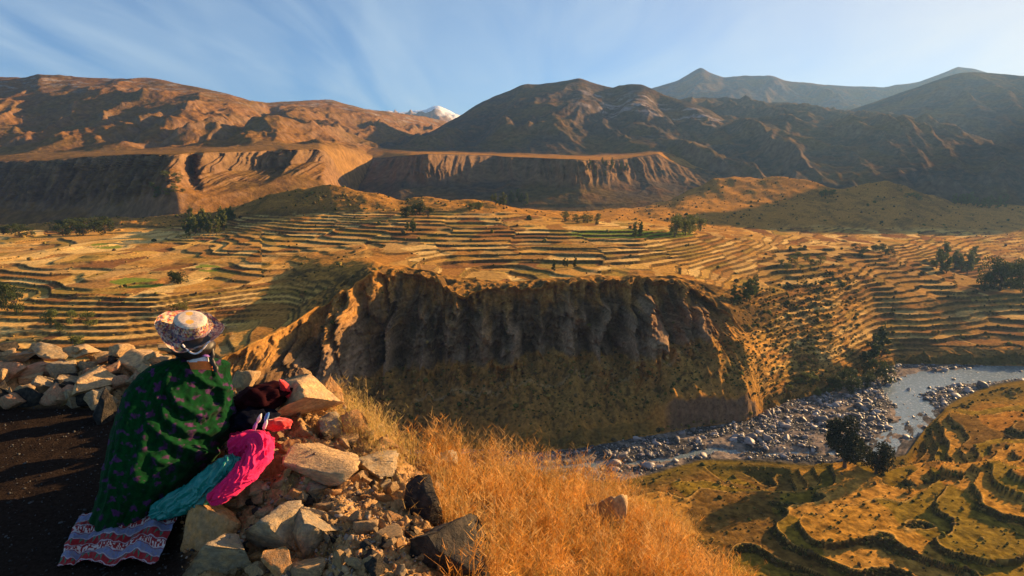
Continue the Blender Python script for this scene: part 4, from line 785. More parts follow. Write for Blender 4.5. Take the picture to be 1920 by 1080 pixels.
RS = [(556, 752, 150, 92, 'tan', 'big tan slab with a steep lit face at the crest of the ridge', 1), (575, 708, 30, 46, 'tan', 'thin pointed flake standing highest on the ridge', 2), (626, 745, 60, 66, 'orange', 'upright fan shaped stone right of the big slab', 3), (618, 800, 78, 50, 'grey', 'grey stone with a dark crack below the fan shaped one', 4),
      (460, 716, 48, 40, 'tan', 'pointed pale stone just right of the shawl', 0), (542, 838, 70, 26, 'tan', 'low wedge stone in front of the magenta knee', 2), (590, 874, 128, 38, 'tan', 'long flat bedrock slab across the ridge', 3), (700, 868, 110, 46, 'grey', 'grey weathered bedrock shelf near the bushy grass', 1),
      (480, 916, 52, 22, 'grey', 'small brick shaped grey stone', 4), (396, 980, 92, 100, 'orange', 'rounded orange stone at the hem of the teal skirt', 0), (520, 985, 124, 88, 'grey', 'broad grey brown stone in the front pile', 1), (584, 1012, 96, 100, 'grey', 'grey faceted stone with a dark left side in the front pile', 2),
      (428, 1044, 112, 100, 'grey', 'big grey stone in the lower left of the front pile', 3), (519, 1054, 66, 66, 'orange', 'small orange stone at the bottom of the front pile', 4), (575, 1074, 64, 38, 'tan', 'tan stone cut by the bottom edge of the frame', 0), (484, 1074, 46, 34, 'tan', 'small tan stone at the bottom edge beside the orange one', 1),
      (640, 1048, 30, 54, 'tan', 'narrow upright tan stone near the bottom edge', 2), (792, 934, 110, 84, 'dark', 'dark grey boulder at the edge of the orange grass', 3), (846, 1030, 170, 130, 'dark', 'black shaded boulder at the bottom of the ridge', 4), (896, 1072, 54, 36, 'tan', 'tan stone in front of the black boulder', 0),
      (452, 936, 60, 34, 'tan', 'flat tan stone above the orange one', 1), (592, 922, 48, 30, 'grey', 'small grey stone at the middle of the ridge', 2), (474, 908, 30, 18, 'red', 'reddish stone beside the magenta trousers', 3), (832, 862, 70, 28, 'grey', 'low grey outcrop where the orange grass begins', 4),
      (1138, 978, 60, 100, 'tan', 'pale upright rock standing in the orange grass', 0), (372, 1010, 40, 50, 'dark', 'dark stone left of the rounded orange one', 1), (700, 1060, 60, 34, 'dark', 'dark stone low on the ridge near the bottom edge', 2), (500, 1010, 40, 26, 'dark', 'dark stone filling the gap of the front pile', 3), (660, 800, 50, 60, 'orange', 'leaning orange slab beside the dry bush', 2), (500, 745, 60, 30, 'red', 'reddish stone behind the dark bundle', 3)]
for (a, b, c_, e_, k_, lb, sd_) in RS: stone(a, b, c_, e_, k_, lb, sd_, tilt=(rng.normal(0, .12), rng.normal(0, .12)))
for i in range(210):
    a = rng.uniform(390, 860); b = rng.uniform(800, 1075)
    if (a < 520 and b < 930) or (a > 740 and b < 900): continue
    kd_ = ['tan', 'grey', 'orange', 'dark', 'tan'][i % 5]; zn_ = 'above the long flat slab' if b < 860 else 'between the long slab and the front pile' if b < 950 else 'in the front pile beside the path' if a < 620 else 'beside the dark boulders near the bottom edge'
    stone(a, b, rng.uniform(9, 40), rng.uniform(8, 24), kd_, 'small loose ' + kd_ + ' stone ' + zn_, i, tilt=(rng.normal(0, .5), rng.normal(0, .5)), group='small loose ' + kd_ + ' stones ' + zn_)

# ---- gravel
pi_ = np.nonzero(((FS > 0.8) & (FS < 4.1) & (fpx > 340) & (fpx < 960) & (fpy < 1100)).ravel())[0]
wgt = (np.abs(np.gradient(fpx, axis=1) * np.gradient(fpy, axis=0))).ravel()[pi_]; wgt = wgt * (0.3 + (fbm(FX * 2, FY * 2, 3, 310).ravel()[pi_] > 0) * 1.0); pick = rng.choice(pi_, 6500, p=wgt / wgt.sum())
gp = np.stack([FX.ravel()[pick], FY.ravel()[pick], FZ.ravel()[pick] + 0.003], -1) + rng.normal(0, 0.004, (6500, 3)); gs = np.clip(rng.lognormal(-5.1, 0.55, 6500), 0.002, 0.024)
gc = np.array([[0.42, 0.28, 0.16], [0.26, 0.21, 0.17], [0.10, 0.08, 0.065], [0.44, 0.24, 0.11]])[rng.integers(0, 4, 6500)] * rng.uniform(0.6, 1.2, (6500, 1))
M['gravel'] = new_mat('gravel', attr=True, scale=40, var=0.3, spec=0.1)
tag(put(bpy.data.objects.new('gravel', join_instances('gravel', [rock_verts(1, 600 + i, 6, 0, (1, .8, .6)) for i in range(6)], gp, gs[:, None] * rng.uniform(.7, 1.3, (6500, 3)), M['gravel'], colr=gc))), 'loose gravel and chips strewn over the ridge', 'gravel', None, 'stuff')
pick = rng.choice(np.nonzero(((fpx > -40) & (fpx < 380) & (fpy > 700) & (FS < 3.4) & (FS > .8)).ravel())[0], 1500)
gp = np.stack([FX.ravel()[pick], FY.ravel()[pick], FZ.ravel()[pick] + 0.002], -1); gs = np.clip(rng.lognormal(-5.6, 0.5, 1500), 0.0015, 0.012)
tag(put(bpy.data.objects.new('path_gravel', join_instances('path_gravel', [rock_verts(1, 600 + i, 6, 0, (1, .8, .6)) for i in range(6)], gp, gs[:, None] * rng.uniform(.7, 1.3, (1500, 3)), M['gravel'], colr=np.full((1500, 3), 0.05) * rng.uniform(.3, 1.8, (1500, 1))))), 'fine dark gravel on the shaded dirt path', 'gravel', None, 'stuff')

# ---- dry grass: curved blades gathered in tufts, and branching seed sprigs
M['grass'] = new_mat('dry_grass', attr=True, scale=3, var=0.25, rough=0.6, spec=0.2, transl=0.45)
def blades(base, lean, L_, w, col, seg=3, curl=0.5):
    n = len(base); t = np.linspace(0, 1, seg + 1); side = np.cross(lean, [0, 0, 1.0]) + rng.normal(0, .4, (n, 3)); side /= np.linalg.norm(side, axis=1)[:, None] + 1e-9
    Vs = []
    for k, tt in enumerate(t):
        p = base + np.array([0, 0, 1.0]) * (L_ * tt * (1 - 0.25 * tt * curl))[:, None] + lean * (L_ * tt ** 1.7)[:, None]; ww = (w * (1 - tt * 0.85))[:, None]
        Vs += [p - side * ww, p + side * ww]
    V = np.stack(Vs, 1); m = 2 * (seg + 1); q = np.array([[2 * k, 2 * k + 1, 2 * k + 3, 2 * k + 2] for k in range(seg)])
    return V.reshape(-1, 3), (q[None] + (np.arange(n) * m)[:, None, None]).reshape(-1, 4), np.repeat(col, m, 0), V[:, -2]
def grass_field(name, tufts, per, L0, L1, wid, pal_, label, spread=0.035, seeds=0.5, leanamt=0.45):
    n = len(tufts) * per; b = np.repeat(tufts, per, 0) + np.concatenate([rng.normal(0, spread, (n, 2)), np.full((n, 1), -0.01)], 1)
    an = rng.uniform(0, 6.283, n); lm_ = np.abs(rng.normal(0, leanamt, n)); lean = np.stack([np.cos(an) * lm_, np.sin(an) * lm_, -0.1 * lm_], -1)
    Lh = rng.uniform(L0, L1, n) * np.repeat(rng.uniform(0.6, 1.25, len(tufts)), per); tc_ = pal_[rng.integers(0, len(pal_), len(tufts))]; cl_ = np.repeat(tc_, per, 0) * rng.uniform(0.65, 1.25, (n, 1))
    V1, F1, C1, tips = blades(b, lean, Lh, np.full(n, wid), cl_)
    sel = rng.random(n) < seeds; k = sel.sum(); nb_ = 5   # little side twigs with seed heads near the tips
    tb_ = np.repeat(b[sel], nb_, 0); ll = np.repeat(Lh[sel], nb_); le = np.repeat(lean[sel], nb_, 0); tt = rng.uniform(0.45, 1.0, k * nb_)
    pp = tb_ + np.array([0, 0, 1.0]) * (ll * tt * (1 - .125 * tt))[:, None] + le * (ll * tt ** 1.7)[:, None]
    an = rng.uniform(0, 6.283, k * nb_); l2 = np.stack([np.cos(an), np.sin(an), np.zeros(k * nb_)], -1) * 0.9
    V2, F2, C2, _ = blades(pp, l2, ll * 0.13, np.full(k * nb_, wid * 1.5), np.repeat(cl_[sel], nb_, 0) * 1.05, seg=1)
    me = mesh_np(name, np.concatenate([V1, V2]), np.concatenate([F1, F2 + len(V1)]), M['grass'], False, np.concatenate([C1, C2])); tag(put(bpy.data.objects.new(name, me)), label, 'grass', None, 'stuff')
def pts_in(n, wfun):
    wt = wfun * np.abs(np.gradient(fpx, axis=1) * np.gradient(fpy, axis=0)); wt = wt.ravel() / wt.sum(); k = rng.choice(len(wt), n, p=wt); return np.stack([FX.ravel()[k], FY.ravel()[k], FZ.ravel()[k]], -1)
ORG = np.array([[0.62, 0.30, 0.06], [0.66, 0.36, 0.10], [0.55, 0.24, 0.04], [0.60, 0.38, 0.14], [0.35, 0.22, 0.06]])
wl_ = ss(770, 860, fpx + (fpy < 900) * 10 - (fpy - 880) * 0.35) * (fpx < 1420) * (FS > .9) * (FS < 4.05) * (fpy < 1150)
grass_field('orange_grass', pts_in(760, wl_ * (0.05 + 1.0 * (fbm(FX * 3.4, FY * 3.4, 3, 320) > 0.04))), 26, 0.07, 0.32, 0.0016, ORG, 'tall feathery dry orange grass covering the slope', 0.035)
grass_field('brown_stubble', pts_in(420, wl_), 16, 0.03, 0.10, 0.0014, ORG * np.array([0.5, 0.45, 0.5]), 'short dull brown stubble between the orange tufts', 0.05, 0.2, 0.9)
YEL = np.array([[0.60, 0.42, 0.16], [0.55, 0.40, 0.12], [0.42, 0.33, 0.10], [0.62, 0.40, 0.15]])
wb = np.exp(-(((fpx - 695 - (fpy - 800) * .6) / 42) ** 2 + ((fpy - 810) / 50) ** 2)) * (FS < 4.35) * (fpx > 625)
grass_field('tall_sprigs', pts_in(120, ((fpx > 820) & (fpx < 1260) & (FS > 3.2) & (FS < 4.02)) * 1.0), 3, 0.22, 0.42, 0.0014, ORG, 'tall thin seed stalks standing up along the top of the orange grass', 0.03, 1.0, 0.18)
grass_field('yellow_bush_grass', pts_in(110, wb), 18, 0.06, 0.22, 0.0012, YEL, 'bushy straw coloured dry grass with pale seed heads behind the ridge stones', 0.05, 0.8, 0.4)
wr = ((fpx > 400) & (fpx < 900) & (FS > .9) & (FS < 4.05) & (fpy < 1090)) * (fbm(FX * 3, FY * 3, 3, 322) > 0.15) * 1.0
grass_field('sparse_grass', pts_in(130, wr), 14, 0.02, 0.07, 0.0009, YEL * 0.9, 'short sparse dry grass between the ridge stones', 0.03, 0.3, 0.7)

# ================================================================== PERSON
def cloth_mat(nm, rough=0.85, sheen=0.4, base=None, bump=0.0015, bscale=260, var=0.12, spec=0.15, transl=0.0):
    return new_mat(nm, base=base or (0, 0, 0), attr=base is None, scale=90, var=var, rough=rough, spec=spec, bump=bump, bscale=bscale, sheen=sheen, transl=transl, detail=3)
M['shawl'] = cloth_mat('shawl_wool', sheen=0.03, spec=0.03); M['embroid'] = cloth_mat('embroidered_cotton', rough=0.8, sheen=0.1)
M['satin'] = cloth_mat('teal_satin', rough=0.32, sheen=0, base=(0.0, 0.17, 0.15), spec=0.6, var=0.08)
M['magenta'] = cloth_mat('magenta_cotton', rough=0.8, sheen=0.1, base=(0.72, 0.012, 0.12), var=0.1)
M['skin'] = new_mat('skin', base=(0.30, 0.15, 0.09), scale=20, var=0.1, rough=0.55, spec=0.3)
M['hair'] = new_mat('dark_hair', base=(0.018, 0.012, 0.010), scale=80, var=0.4, rough=0.5, spec=0.4)
person = put(bpy.data.objects.new('person', None)); gp_ = P(310, 985, 3.05); person.location = (0, 0, 0)
tag(person, 'person seated with back turned, green and purple shawl, embroidered hat, magenta and teal skirts', 'person')
# body: one continuous surface grown from a skeleton
def body():
    J = {'pelvis': (350, 905, 3.05, .125), 'belly': (350, 850, 3.08, .12), 'chest': (352, 770, 3.10, .13), 'upper': (356, 715, 3.10, .10), 'neck': (362, 683, 3.07, .045), 'head0': (363, 662, 3.05, .058), 'head1': (365, 634, 3.04, .078), 'head2': (368, 612, 3.04, .062),
         'shl': (292, 722, 3.08, .055), 'ell': (262, 800, 3.15, .04), 'wrl': (330, 850, 3.38, .026), 'hal': (365, 845, 3.42, .03),
         'shr': (412, 722, 3.12, .055), 'elr': (425, 800, 3.18, .04), 'wrr': (395, 845, 3.38, .026), 'har': (378, 848, 3.43, .03),
         'hipl': (310, 915, 3.08, .09), 'knl': (300, 900, 3.42, .06), 'anl': (400, 905, 3.40, .035),
         'hipr': (395, 900, 3.10, .09), 'knr': (478, 845, 3.22, .058), 'anr': (408, 915, 3.05, .036), 'footr': (385, 925, 3.02, .03)}
    E = [('pelvis', 'belly'), ('belly', 'chest'), ('chest', 'upper'), ('upper', 'neck'), ('neck', 'head0'), ('head0', 'head1'), ('head1', 'head2'), ('upper', 'shl'), ('shl', 'ell'), ('ell', 'wrl'), ('wrl', 'hal'), ('upper', 'shr'), ('shr', 'elr'), ('elr', 'wrr'), ('wrr', 'har'), ('pelvis', 'hipl'), ('hipl', 'knl'), ('knl', 'anl'), ('pelvis', 'hipr'), ('hipr', 'knr'), ('knr', 'anr'), ('anr', 'footr')]
    TOP = ('belly', 'chest', 'upper', 'shl', 'ell', 'wrl', 'hal', 'shr', 'elr', 'wrr', 'har'); J['shl'] = (306, 728, 3.12, .045); J['shr'] = (398, 730, 3.12, .04); J['elr'] = (404, 800, 3.14, .034); J['ell'] = (280, 800, 3.16, .035); J['hipr'] = (385, 895, 3.16, .06); J['knr'] = (470, 848, 3.08, .045); J['anr'] = (415, 915, 2.9, .03); J['footr'] = (398, 928, 2.85, .025)
    J['upper'] = (352, 722, 3.20, .06); J['chest'] = (350, 775, 3.20, .085); J['shl'] = (310, 735, 3.22, .04); J['shr'] = (384, 738, 3.22, .035); J['elr'] = (392, 800, 3.24, .03); J['ell'] = (290, 800, 3.24, .03); J['belly'] = (350, 850, 3.18, .10); J['pelvis'] = (345, 905, 3.16, .11); J['hipr'] = (375, 895, 3.18, .05)
    ks = list(J); me = bpy.data.meshes.new('body'); me.from_pydata([P(J[k][0], J[k][1], J[k][2] + ((0.75 * (J[k][0] - 350) * 3.1 / F + 0.02) if k in TOP else 0)) for k in ks], [(ks.index(a), ks.index(b)) for a, b in E], [])
    o = put(bpy.data.objects.new('body', me), person); md = o.modifiers.new('s', 'SKIN'); md.use_smooth_shade = True
    for i, k in enumerate(ks):
        v = me.skin_vertices[0].data[i]; v.radius = (J[k][3], J[k][3]); v.use_root = (i == 0)
    o.modifiers.new('u', 'SUBSURF').render_levels = 2; me.materials.append(M['skin'])
body()
def tobj(name, V, Fc, mat, parent, col=None, label=None, smooth=True):
    o = put(bpy.data.objects.new(name, mesh_np(name, V, Fc, mat, smooth, col)), parent)
    if label: o['label'] = label
    return o
def ring_faces(nr, nc):
    i = np.arange(nr - 1)[:, None] * nc + np.arange(nc)[None, :]; j = np.arange(nr - 1)[:, None] * nc + (np.arange(nc)[None, :] + 1) % nc
    return np.stack([i, j, j + nc, i + nc], -1).reshape(-1, 4)
Parr = lambda px, py, d_: np.stack([(px - 960) / F * d_, (CT + ST * (540 - py) / F) * d_, ((540 - py) / F * CT - ST) * d_], -1)
# shawl: levels of (height row in the picture, left, right, half depth in metres)
def shawl():
    lv = np.array([(669, 338, 396, .06), (676, 306, 424, .09), (686, 282, 432, .13), (700, 260, 434, .16), (740, 230, 436, .19), (785, 214, 441, .21), (825, 204, 445, .23), (860, 196, 446, .25), (890, 190, 444, .27), (920, 184, 425, .28), (950, 178, 398, .29), (985, 168, 352, .30), (1004, 166, 328, .31)], float)
    nr, nc = 250, 300; t = np.linspace(0, 1, nr); py = np.interp(t, np.linspace(0, 1, len(lv)), lv[:, 0]); l_ = np.interp(py, lv[:, 0], lv[:, 1]); r_ = np.interp(py, lv[:, 0], lv[:, 2]); b_ = np.interp(py, lv[:, 0], lv[:, 3])
    l_, r_, b_ = smooth1(l_, 15), smooth1(r_, 15), smooth1(b_, 15)
    th = np.linspace(0, 2 * math.pi, nc, endpoint=False)
    cx = ((l_ + r_) / 2)[:, None]; hw = ((r_ - l_) / 2)[:, None]; cs, sn = np.cos(th)[None], np.sin(th)[None]     # th: 270deg = towards the camera
    q = 2.0; cc = np.sign(cs) * np.abs(cs) ** (2 / q); sg = np.sign(sn) * np.abs(sn) ** (2 / q)
    PXs = cx + hw * cc; PYs = np.broadcast_to(py[:, None], PXs.shape).copy()
    # diagonal hem: the right side ends higher
    hem = 1004 - 128 * ss(290, 445, PXs) - 6 * np.sin(PXs / 9.0); PYs = 672 + (PYs - 672) * (hem - 672) / (1004 - 672)
    dep = 3.10 + sg * b_[:, None] * 0.85 + 0.75 * (PXs - cx) * 3.1 / F
    # folds: U shaped cowls hanging from the right shoulder, swept down to the left, and vertical drape on the left
    w = (PXs - 372) / 75.0; ph = (PYs + 62 * np.clip(w, -1.6, 1.6) ** 2 * (w < 0) * 0.0 + 48 * (w - 0.2) ** 2 * (np.abs(w) < 2.2) * -1.0 + 10 * fbm(PXs / 60, PYs / 60, 3, 401))
    fold = np.sin(ph / 64 * 2 * math.pi); fold = np.sign(fold) * np.abs(fold) ** 0.8
    back = ss(0.3, -0.4, sn) if False else (1 - ss(-0.35, 0.35, sn))
    amp = 0.042 * ss(690, 740, PYs) * ss(-1.5, -0.7, w) * (0.55 + 0.45 * fbm(PXs / 90, PYs / 90, 2, 402) * 2)
    vert = np.sin(th[None] * 17 + 2.5 * fbm(PYs / 120, th[None] * 2, 2, 403)) * 0.010 * ss(760, 950, PYs) * (1 - ss(-1.2, -0.2, w))
    diag = np.sin((PXs * 0.8 + PYs * 0.62) / 19 + 2 * fbm(PXs / 80, PYs / 80, 2, 405)) * 0.006 * ss(700, 760, PYs)
    cap = ss(0, 0.04, t)[:, None]
    crest = np.zeros(PXs.shape)
    for pts_, a_, w_s in [([(338, 684), (362, 704), (396, 724), (430, 728)], .030, 8), ([(318, 700), (312, 730), (340, 764), (380, 781), (412, 764), (428, 715)], .040, 9), ([(296, 745), (312, 785), (345, 808), (390, 812), (436, 800)], .036, 9), ([(284, 795), (310, 822), (345, 840), (392, 852), (440, 846)], .040, 9),
                          ([(270, 840), (300, 866), (352, 876), (408, 866), (440, 862)], .028, 8), ([(262, 905), (300, 915), (340, 898), (385, 876)], .026, 9), ([(250, 720), (232, 800), (215, 900), (206, 980)], .030, 13), ([(282, 760), (262, 850), (250, 960)], .022, 12), ([(404, 690), (418, 740), (424, 800)], .020, 7)]:
        dd_, tt_ = seg_dist(PXs + 4 * fbm(PXs / 18, PYs / 18, 3, 431), PYs + 4 * fbm(PXs / 18 + 5, PYs / 18, 3, 432), pts_); crest = crest + a_ * np.exp(-(dd_ / w_s) ** 2) * (0.25 + 0.75 * np.sin(math.pi * np.clip(tt_, 0.06, 0.94)) ** .5) - a_ * 0.35 * np.exp(-(dd_ / (w_s * 2.6)) ** 2)
    fold = fold * 0.25; disp = (crest * back + fold * amp * back + vert + diag + fbm(PXs / 22, PYs / 22, 4, 404) * 0.006) * cap
    dep = dep + disp * sg; PXs = PXs + disp * cc * F / 3.1
    PYs = PYs + (1 - np.abs(w).clip(0, 1)) * 0
    V = Parr(PXs, PYs, dep)
    # plaid, woven in the cloth: green ground, purple squares, darker lines
    u_ = (PXs * 0.85 - PYs * 0.30) / 4.4 + 1.4 * fbm(PXs / 30, PYs / 30, 3, 411); v_ = (PYs + 0.35 * PXs) / 12.0 + crest * 30 + 0.5 * fbm(PXs / 30, PYs / 30, 3, 412)
    a = (np.sin(u_) > 0.15); b2 = (np.sin(v_ * math.pi) > 0.05); n0 = fbm(PXs / 6, PYs / 6, 4, 410)
    g = np.array([0.002, 0.034, 0.009]); p_ = np.array([0.060, 0.020, 0.072]); dk = np.array([0.002, 0.02, 0.008])
    m1 = ss(-0.1, 0.5, np.sin(u_) + 1.2 * n0) * ss(0.0, 0.4, np.sin(v_ * math.pi) + 1.0 * n0) * ss(-0.35, 0.1, fbm(PXs / 26, PYs / 26, 3, 413))
    col = np.broadcast_to(g, PXs.shape + (3,)).copy(); col = mixcol(col, dk, ss(0.2, 0.6, np.sin(u_ + math.pi) * np.sin(v_ * math.pi + math.pi) + 0.4 * n0) * 0.75); col = mixcol(col, p_, m1)
    col = col * (0.75 + 0.5 * (np.sin(th[None] * 260) * 0.3 + 0.5 + 0.4 * n0))[..., None]
    o = tobj('shawl', V.reshape(-1, 3), ring_faces(nr, nc), M['shawl'], person, col.reshape(-1, 3).clip(0, 1), 'dark green wool shawl with purple checks and a fringed hem')
    # fringe along the visible hem: each strand a thin drooping ribbon
    e = V[-1]; idx = [i for i in range(nc) if sn[0, i] < 0.3]; bs_ = []
    for i in idx:
        for k in range(3): bs_.append(e[i] + (e[(i + 1) % nc] - e[i]) * (k / 3.0))
    bs_ = np.array(bs_); n = len(bs_); dn = np.stack([rng.normal(0.1, .25, n), rng.normal(-0.25, .15, n), -np.ones(n)], -1); Lf = rng.uniform(0.02, 0.045, n)
    V1 = np.stack([bs_ + [0.0012, 0, 0.004], bs_ - [0.0012, 0, -0.004], bs_ + dn * Lf[:, None] - [0.0008, 0, 0], bs_ + dn * Lf[:, None] + [0.0008, 0, 0]], 1).reshape(-1, 3)
    tobj('fringe', V1, np.arange(4 * n).reshape(n, 4), M['fringe'], o)
M['fringe'] = cloth_mat('fringe_wool', base=(0.006, 0.035, 0.012))
shawl()
# hat
def lathe(prof, n=64): 
    th = np.linspace(0, 2 * math.pi, n, endpoint=False); V = [[r_ * math.cos(t), r_ * math.sin(t), z_] for r_, z_ in prof for t in th]; return np.array(V), ring_faces(len(prof), n)
def hat():
    r_ = np.linspace
    prof = [(0.001, .083), (0.03, .086), (0.055, .085), (0.068, .080), (0.074, .072), (0.078, .05), (0.083, .025), (0.088, .004), (0.092, -.003), (0.11, -.006), (0.13, -.004), (0.150, .004), (0.153, .006), (0.150, .001), (0.13, -.008), (0.11, -.010), (0.088, -.006), (0.083, .0)]
    pr = np.array(prof); tt = np.arange(len(pr)); ti = np.linspace(0, len(pr) - 1, 90); pr = np.stack([np.interp(ti, tt, pr[:, 0]), np.interp(ti, tt, pr[:, 1])], 1)
    V, Fq = lathe(pr, 128); rad = np.hypot(V[:, 0], V[:, 1]); an = np.arctan2(V[:, 1], V[:, 0]); m = ss(0.092, 0.15, rad)
    V[:, 2] += m * (0.030 * np.cos(an - math.pi * 1.02) ** 2 * (np.cos(an - math.pi) > -2) + 0.012 * np.cos(3 * an + 1) + 0.006 * np.sin(5 * an))
    V[:, 2] += m * 0.02 * (np.cos(an) < 0) * np.abs(np.cos(an)); V *= (1 + 0.01 * n3(V, 30, 5)[:, None])
    # embroidery colours woven in rings of small motifs
    c = np.broadcast_to(np.array([0.62, 0.47, 0.42]), V.shape).copy(); k1 = hash1(np.floor(an * 14 + np.floor(rad * 160) * .5) + 60, np.floor(rad * 150 + V[:, 2] * 150) + 90)
    pal_ = np.array([[0.55, 0.42, 0.32], [0.36, 0.06, 0.05], [0.55, 0.34, 0.10], [0.06, 0.07, 0.14], [0.48, 0.22, 0.16], [0.58, 0.46, 0.36], [0.10, 0.06, 0.07]]); c = pal_[np.minimum((k1 * 7).astype(int), 6)]
    topm = (V[:, 2] > 0.073) & (rad < 0.08); flower = (np.hypot(V[:, 0] - .01, V[:, 1] + .03) < .018) | (np.hypot(V[:, 0] + .02, V[:, 1] - .03) < .016)
    c = np.where(topm[:, None], c * 0.35 + np.array([0.50, 0.42, 0.34]), c); c = np.where((topm & flower)[:, None], np.array([0.80, 0.42, 0.08]), c)
    band = (V[:, 2] > 0.008) & (V[:, 2] < 0.03) & (rad > 0.075) & (rad < 0.09); c = np.where(band[:, None], c * 0.4 + np.array([0.03, 0.04, 0.09]), c)
    o = tobj('hat', V, Fq, M['embroid'], person, c.clip(0, 1), 'stiff brimmed hat embroidered in white, red and gold'); o.location = P(357, 622, 3.03); o.rotation_euler = (R(20), R(15), R(4)); 
hat()
# hair, braids, chin strap and collar
def lump(name, px, py, d_, wp, hp, dp, mat, parent, seed=1, amt=0.12, fr=2.2, sub=4, rot=0, label=None, kind=None, top=False):
    V, Fq = ICO[sub]; V = V * (1 + amt * n3(V, fr, seed)[:, None] + amt * .4 * n3(V, fr * 3, seed + 3)[:, None]); m = d_ / F
    V = V * np.array([wp * m / 2, dp, hp * m / 2]); c, s_ = math.cos(rot), math.sin(rot); V = np.stack([V[:, 0] * c + V[:, 2] * s_, V[:, 1], -V[:, 0] * s_ + V[:, 2] * c], -1) + np.array(P(px, py, d_))
    return tobj(name, V, Fq, mat, parent, None, label)
lump('hair', 362, 650, 3.02, 80, 48, 0.085, M['hair'], person, 3, 0.05)
for k_, (x0, x1) in enumerate([(338, 330), (394, 404)]):
    pts = [P(x0 + (x1 - x0) * t + 2 * math.sin(t * 9), 652 + 46 * t, 3.02 - 0.02 * t) for t in np.linspace(0, 1, 12)]
    v_, f_ = tube(pts, [0.012 * (1 + .25 * math.sin(i * 2.2)) for i in range(12)], 10); tobj('braid', np.array(v_), np.array(f_), M['hair'], person)
def ribbon(name, pts, wd, mat, parent, label=None):
    v_, f_ = tube(pts, [wd] * len(pts), 8); tobj(name, np.array(v_), np.array(f_), mat, parent, None, label)
M['white'] = cloth_mat('white_braid', base=(0.75, 0.66, 0.68)); M['orange_c'] = cloth_mat('orange_red_cloth', base=(0.75, 0.16, 0.03)); M['purple_c'] = cloth_mat('purple_band', base=(0.30, 0.12, 0.42))
ribbon('hat_strap', [P(342 + 52 * t, 646 + 20 * math.sin(math.pi * min(t * 1.05, 1)) - 6 * t, 2.925) for t in np.linspace(0, 1, 14)], 0.0042, M['white'], person, 'white chin strap looped below the hat')
def collar(name, y0, y1, x0, x1, mat, dd, label):
    nr, nc = 10, 40; V = []
    for i in range(nr):
        t = i / (nr - 1)
        for j in range(nc):
            a = math.pi * (1.02 + 0.96 * j / (nc - 1)); xx = (x0 + x1) / 2 + (x1 - x0) / 2 * (1 + .15 * t) * math.cos(a); V.append(P(xx, y0 + (y1 - y0) * t + 3 * math.sin(a * 1), dd + 0.05 * math.sin(a)))
    tobj(name, np.array([tuple(v) for v in V]), grid_faces(nr, nc), mat, person, None, label)
collar('collar', 668, 682, 348, 390, M['white'], 3.03, 'white and purple collar band at the nape')
collar('collar_edge', 667, 671, 345, 395, M['purple_c'], 3.025, 'thin purple stripe on the collar')
collar('collar_lining', 680, 696, 344, 398, M['orange_c'], 3.03, 'orange red lining below the collar')
# magenta trousers: one bent, creased leg; teal satin skirt over the hip
def garment(name, path, radii, mat, label, seg=110, steps=190, amp=0.008, freq=26, seed=1, flatk=1.0):
    pts = np.array([tuple(P(*p)) for p in path]); tt = np.linspace(0, len(pts) - 1, steps); pp = np.stack([smooth1(np.interp(tt, range(len(pts)), pts[:, k]), 35) for k in range(3)], 1); rr = smooth1(np.interp(tt, range(len(pts)), radii), 25)
    dirs = np.gradient(pp, axis=0); dirs /= np.linalg.norm(dirs, axis=1)[:, None]
    A_ = np.cross(dirs, [0, 0, 1.0]); A_ /= np.linalg.norm(A_, axis=1)[:, None]; B_ = np.cross(A_, dirs); ii = np.arange(steps)[:, None]; th = np.linspace(0, 2 * math.pi, seg, endpoint=False)[None]
    end = np.minimum(1, np.sin(math.pi * (0.03 + 0.94 * ii / (steps - 1))) * 5) ** 0.5; u1 = ii / steps * 10; cx_, sx_ = np.cos(th), np.sin(th)
    wv = noise(u1 * 0.9 + cx_ * 1.1, sx_ * 1.2 + seed, seed); cr1 = 1 - np.abs(noise(u1 * 1.1 + cx_ * 2.2 + wv, sx_ * 2.0 - u1 * 0.6 + seed, seed + 9)) * 3; cr2 = 1 - np.abs(noise(u1 * 2.6 + cx_ * 3 + wv * 2, sx_ * 3.4 + u1 * 1.1, seed + 11)) * 3; cr3 = noise(u1 * 6 + cx_ * 6, sx_ * 6 + u1 * 3, seed + 12)
    r_ = rr[:, None] * end + amp * end * (wv * 1.8 + cr1 * 1.5 + cr2 * 0.4 + cr3 * 0.12)
    V = (pp[:, None] + (A_[:, None] * cx_[..., None] + B_[:, None] * sx_[..., None] * flatk) * r_[..., None]).reshape(-1, 3)
    Fq = ring_faces(steps, seg); return tobj(name, np.array(V), Fq, mat, person, None, label)
garment('trousers', [(430, 838, 3.04), (462, 832, 3.04), (488, 832, 3.0), (484, 856, 2.93), (452, 893, 2.84), (418, 924, 2.78), (390, 942, 2.76)], [.045, .058, .056, .056, .048, .036, .018], M['magenta'], 'bright magenta cloth over the bent right knee', amp=0.006, seed=4)
garment('trousers', [(430, 828, 3.22), (465, 822, 3.24), (496, 826, 3.24), (500, 840, 3.22)], [.035, .045, .045, .03], M['magenta'], 'magenta cloth of the other knee behind', amp=0.005, seed=7)
garment('skirt', [(286, 962, 2.86), (322, 950, 2.83), (362, 930, 2.81), (398, 902, 2.83), (428, 876, 2.87), (442, 858, 2.92)], [.03, .048, .056, .058, .05, .03], M['satin'], 'shiny teal satin skirt showing under the shawl hem', amp=0.0055, freq=12, seed=9)
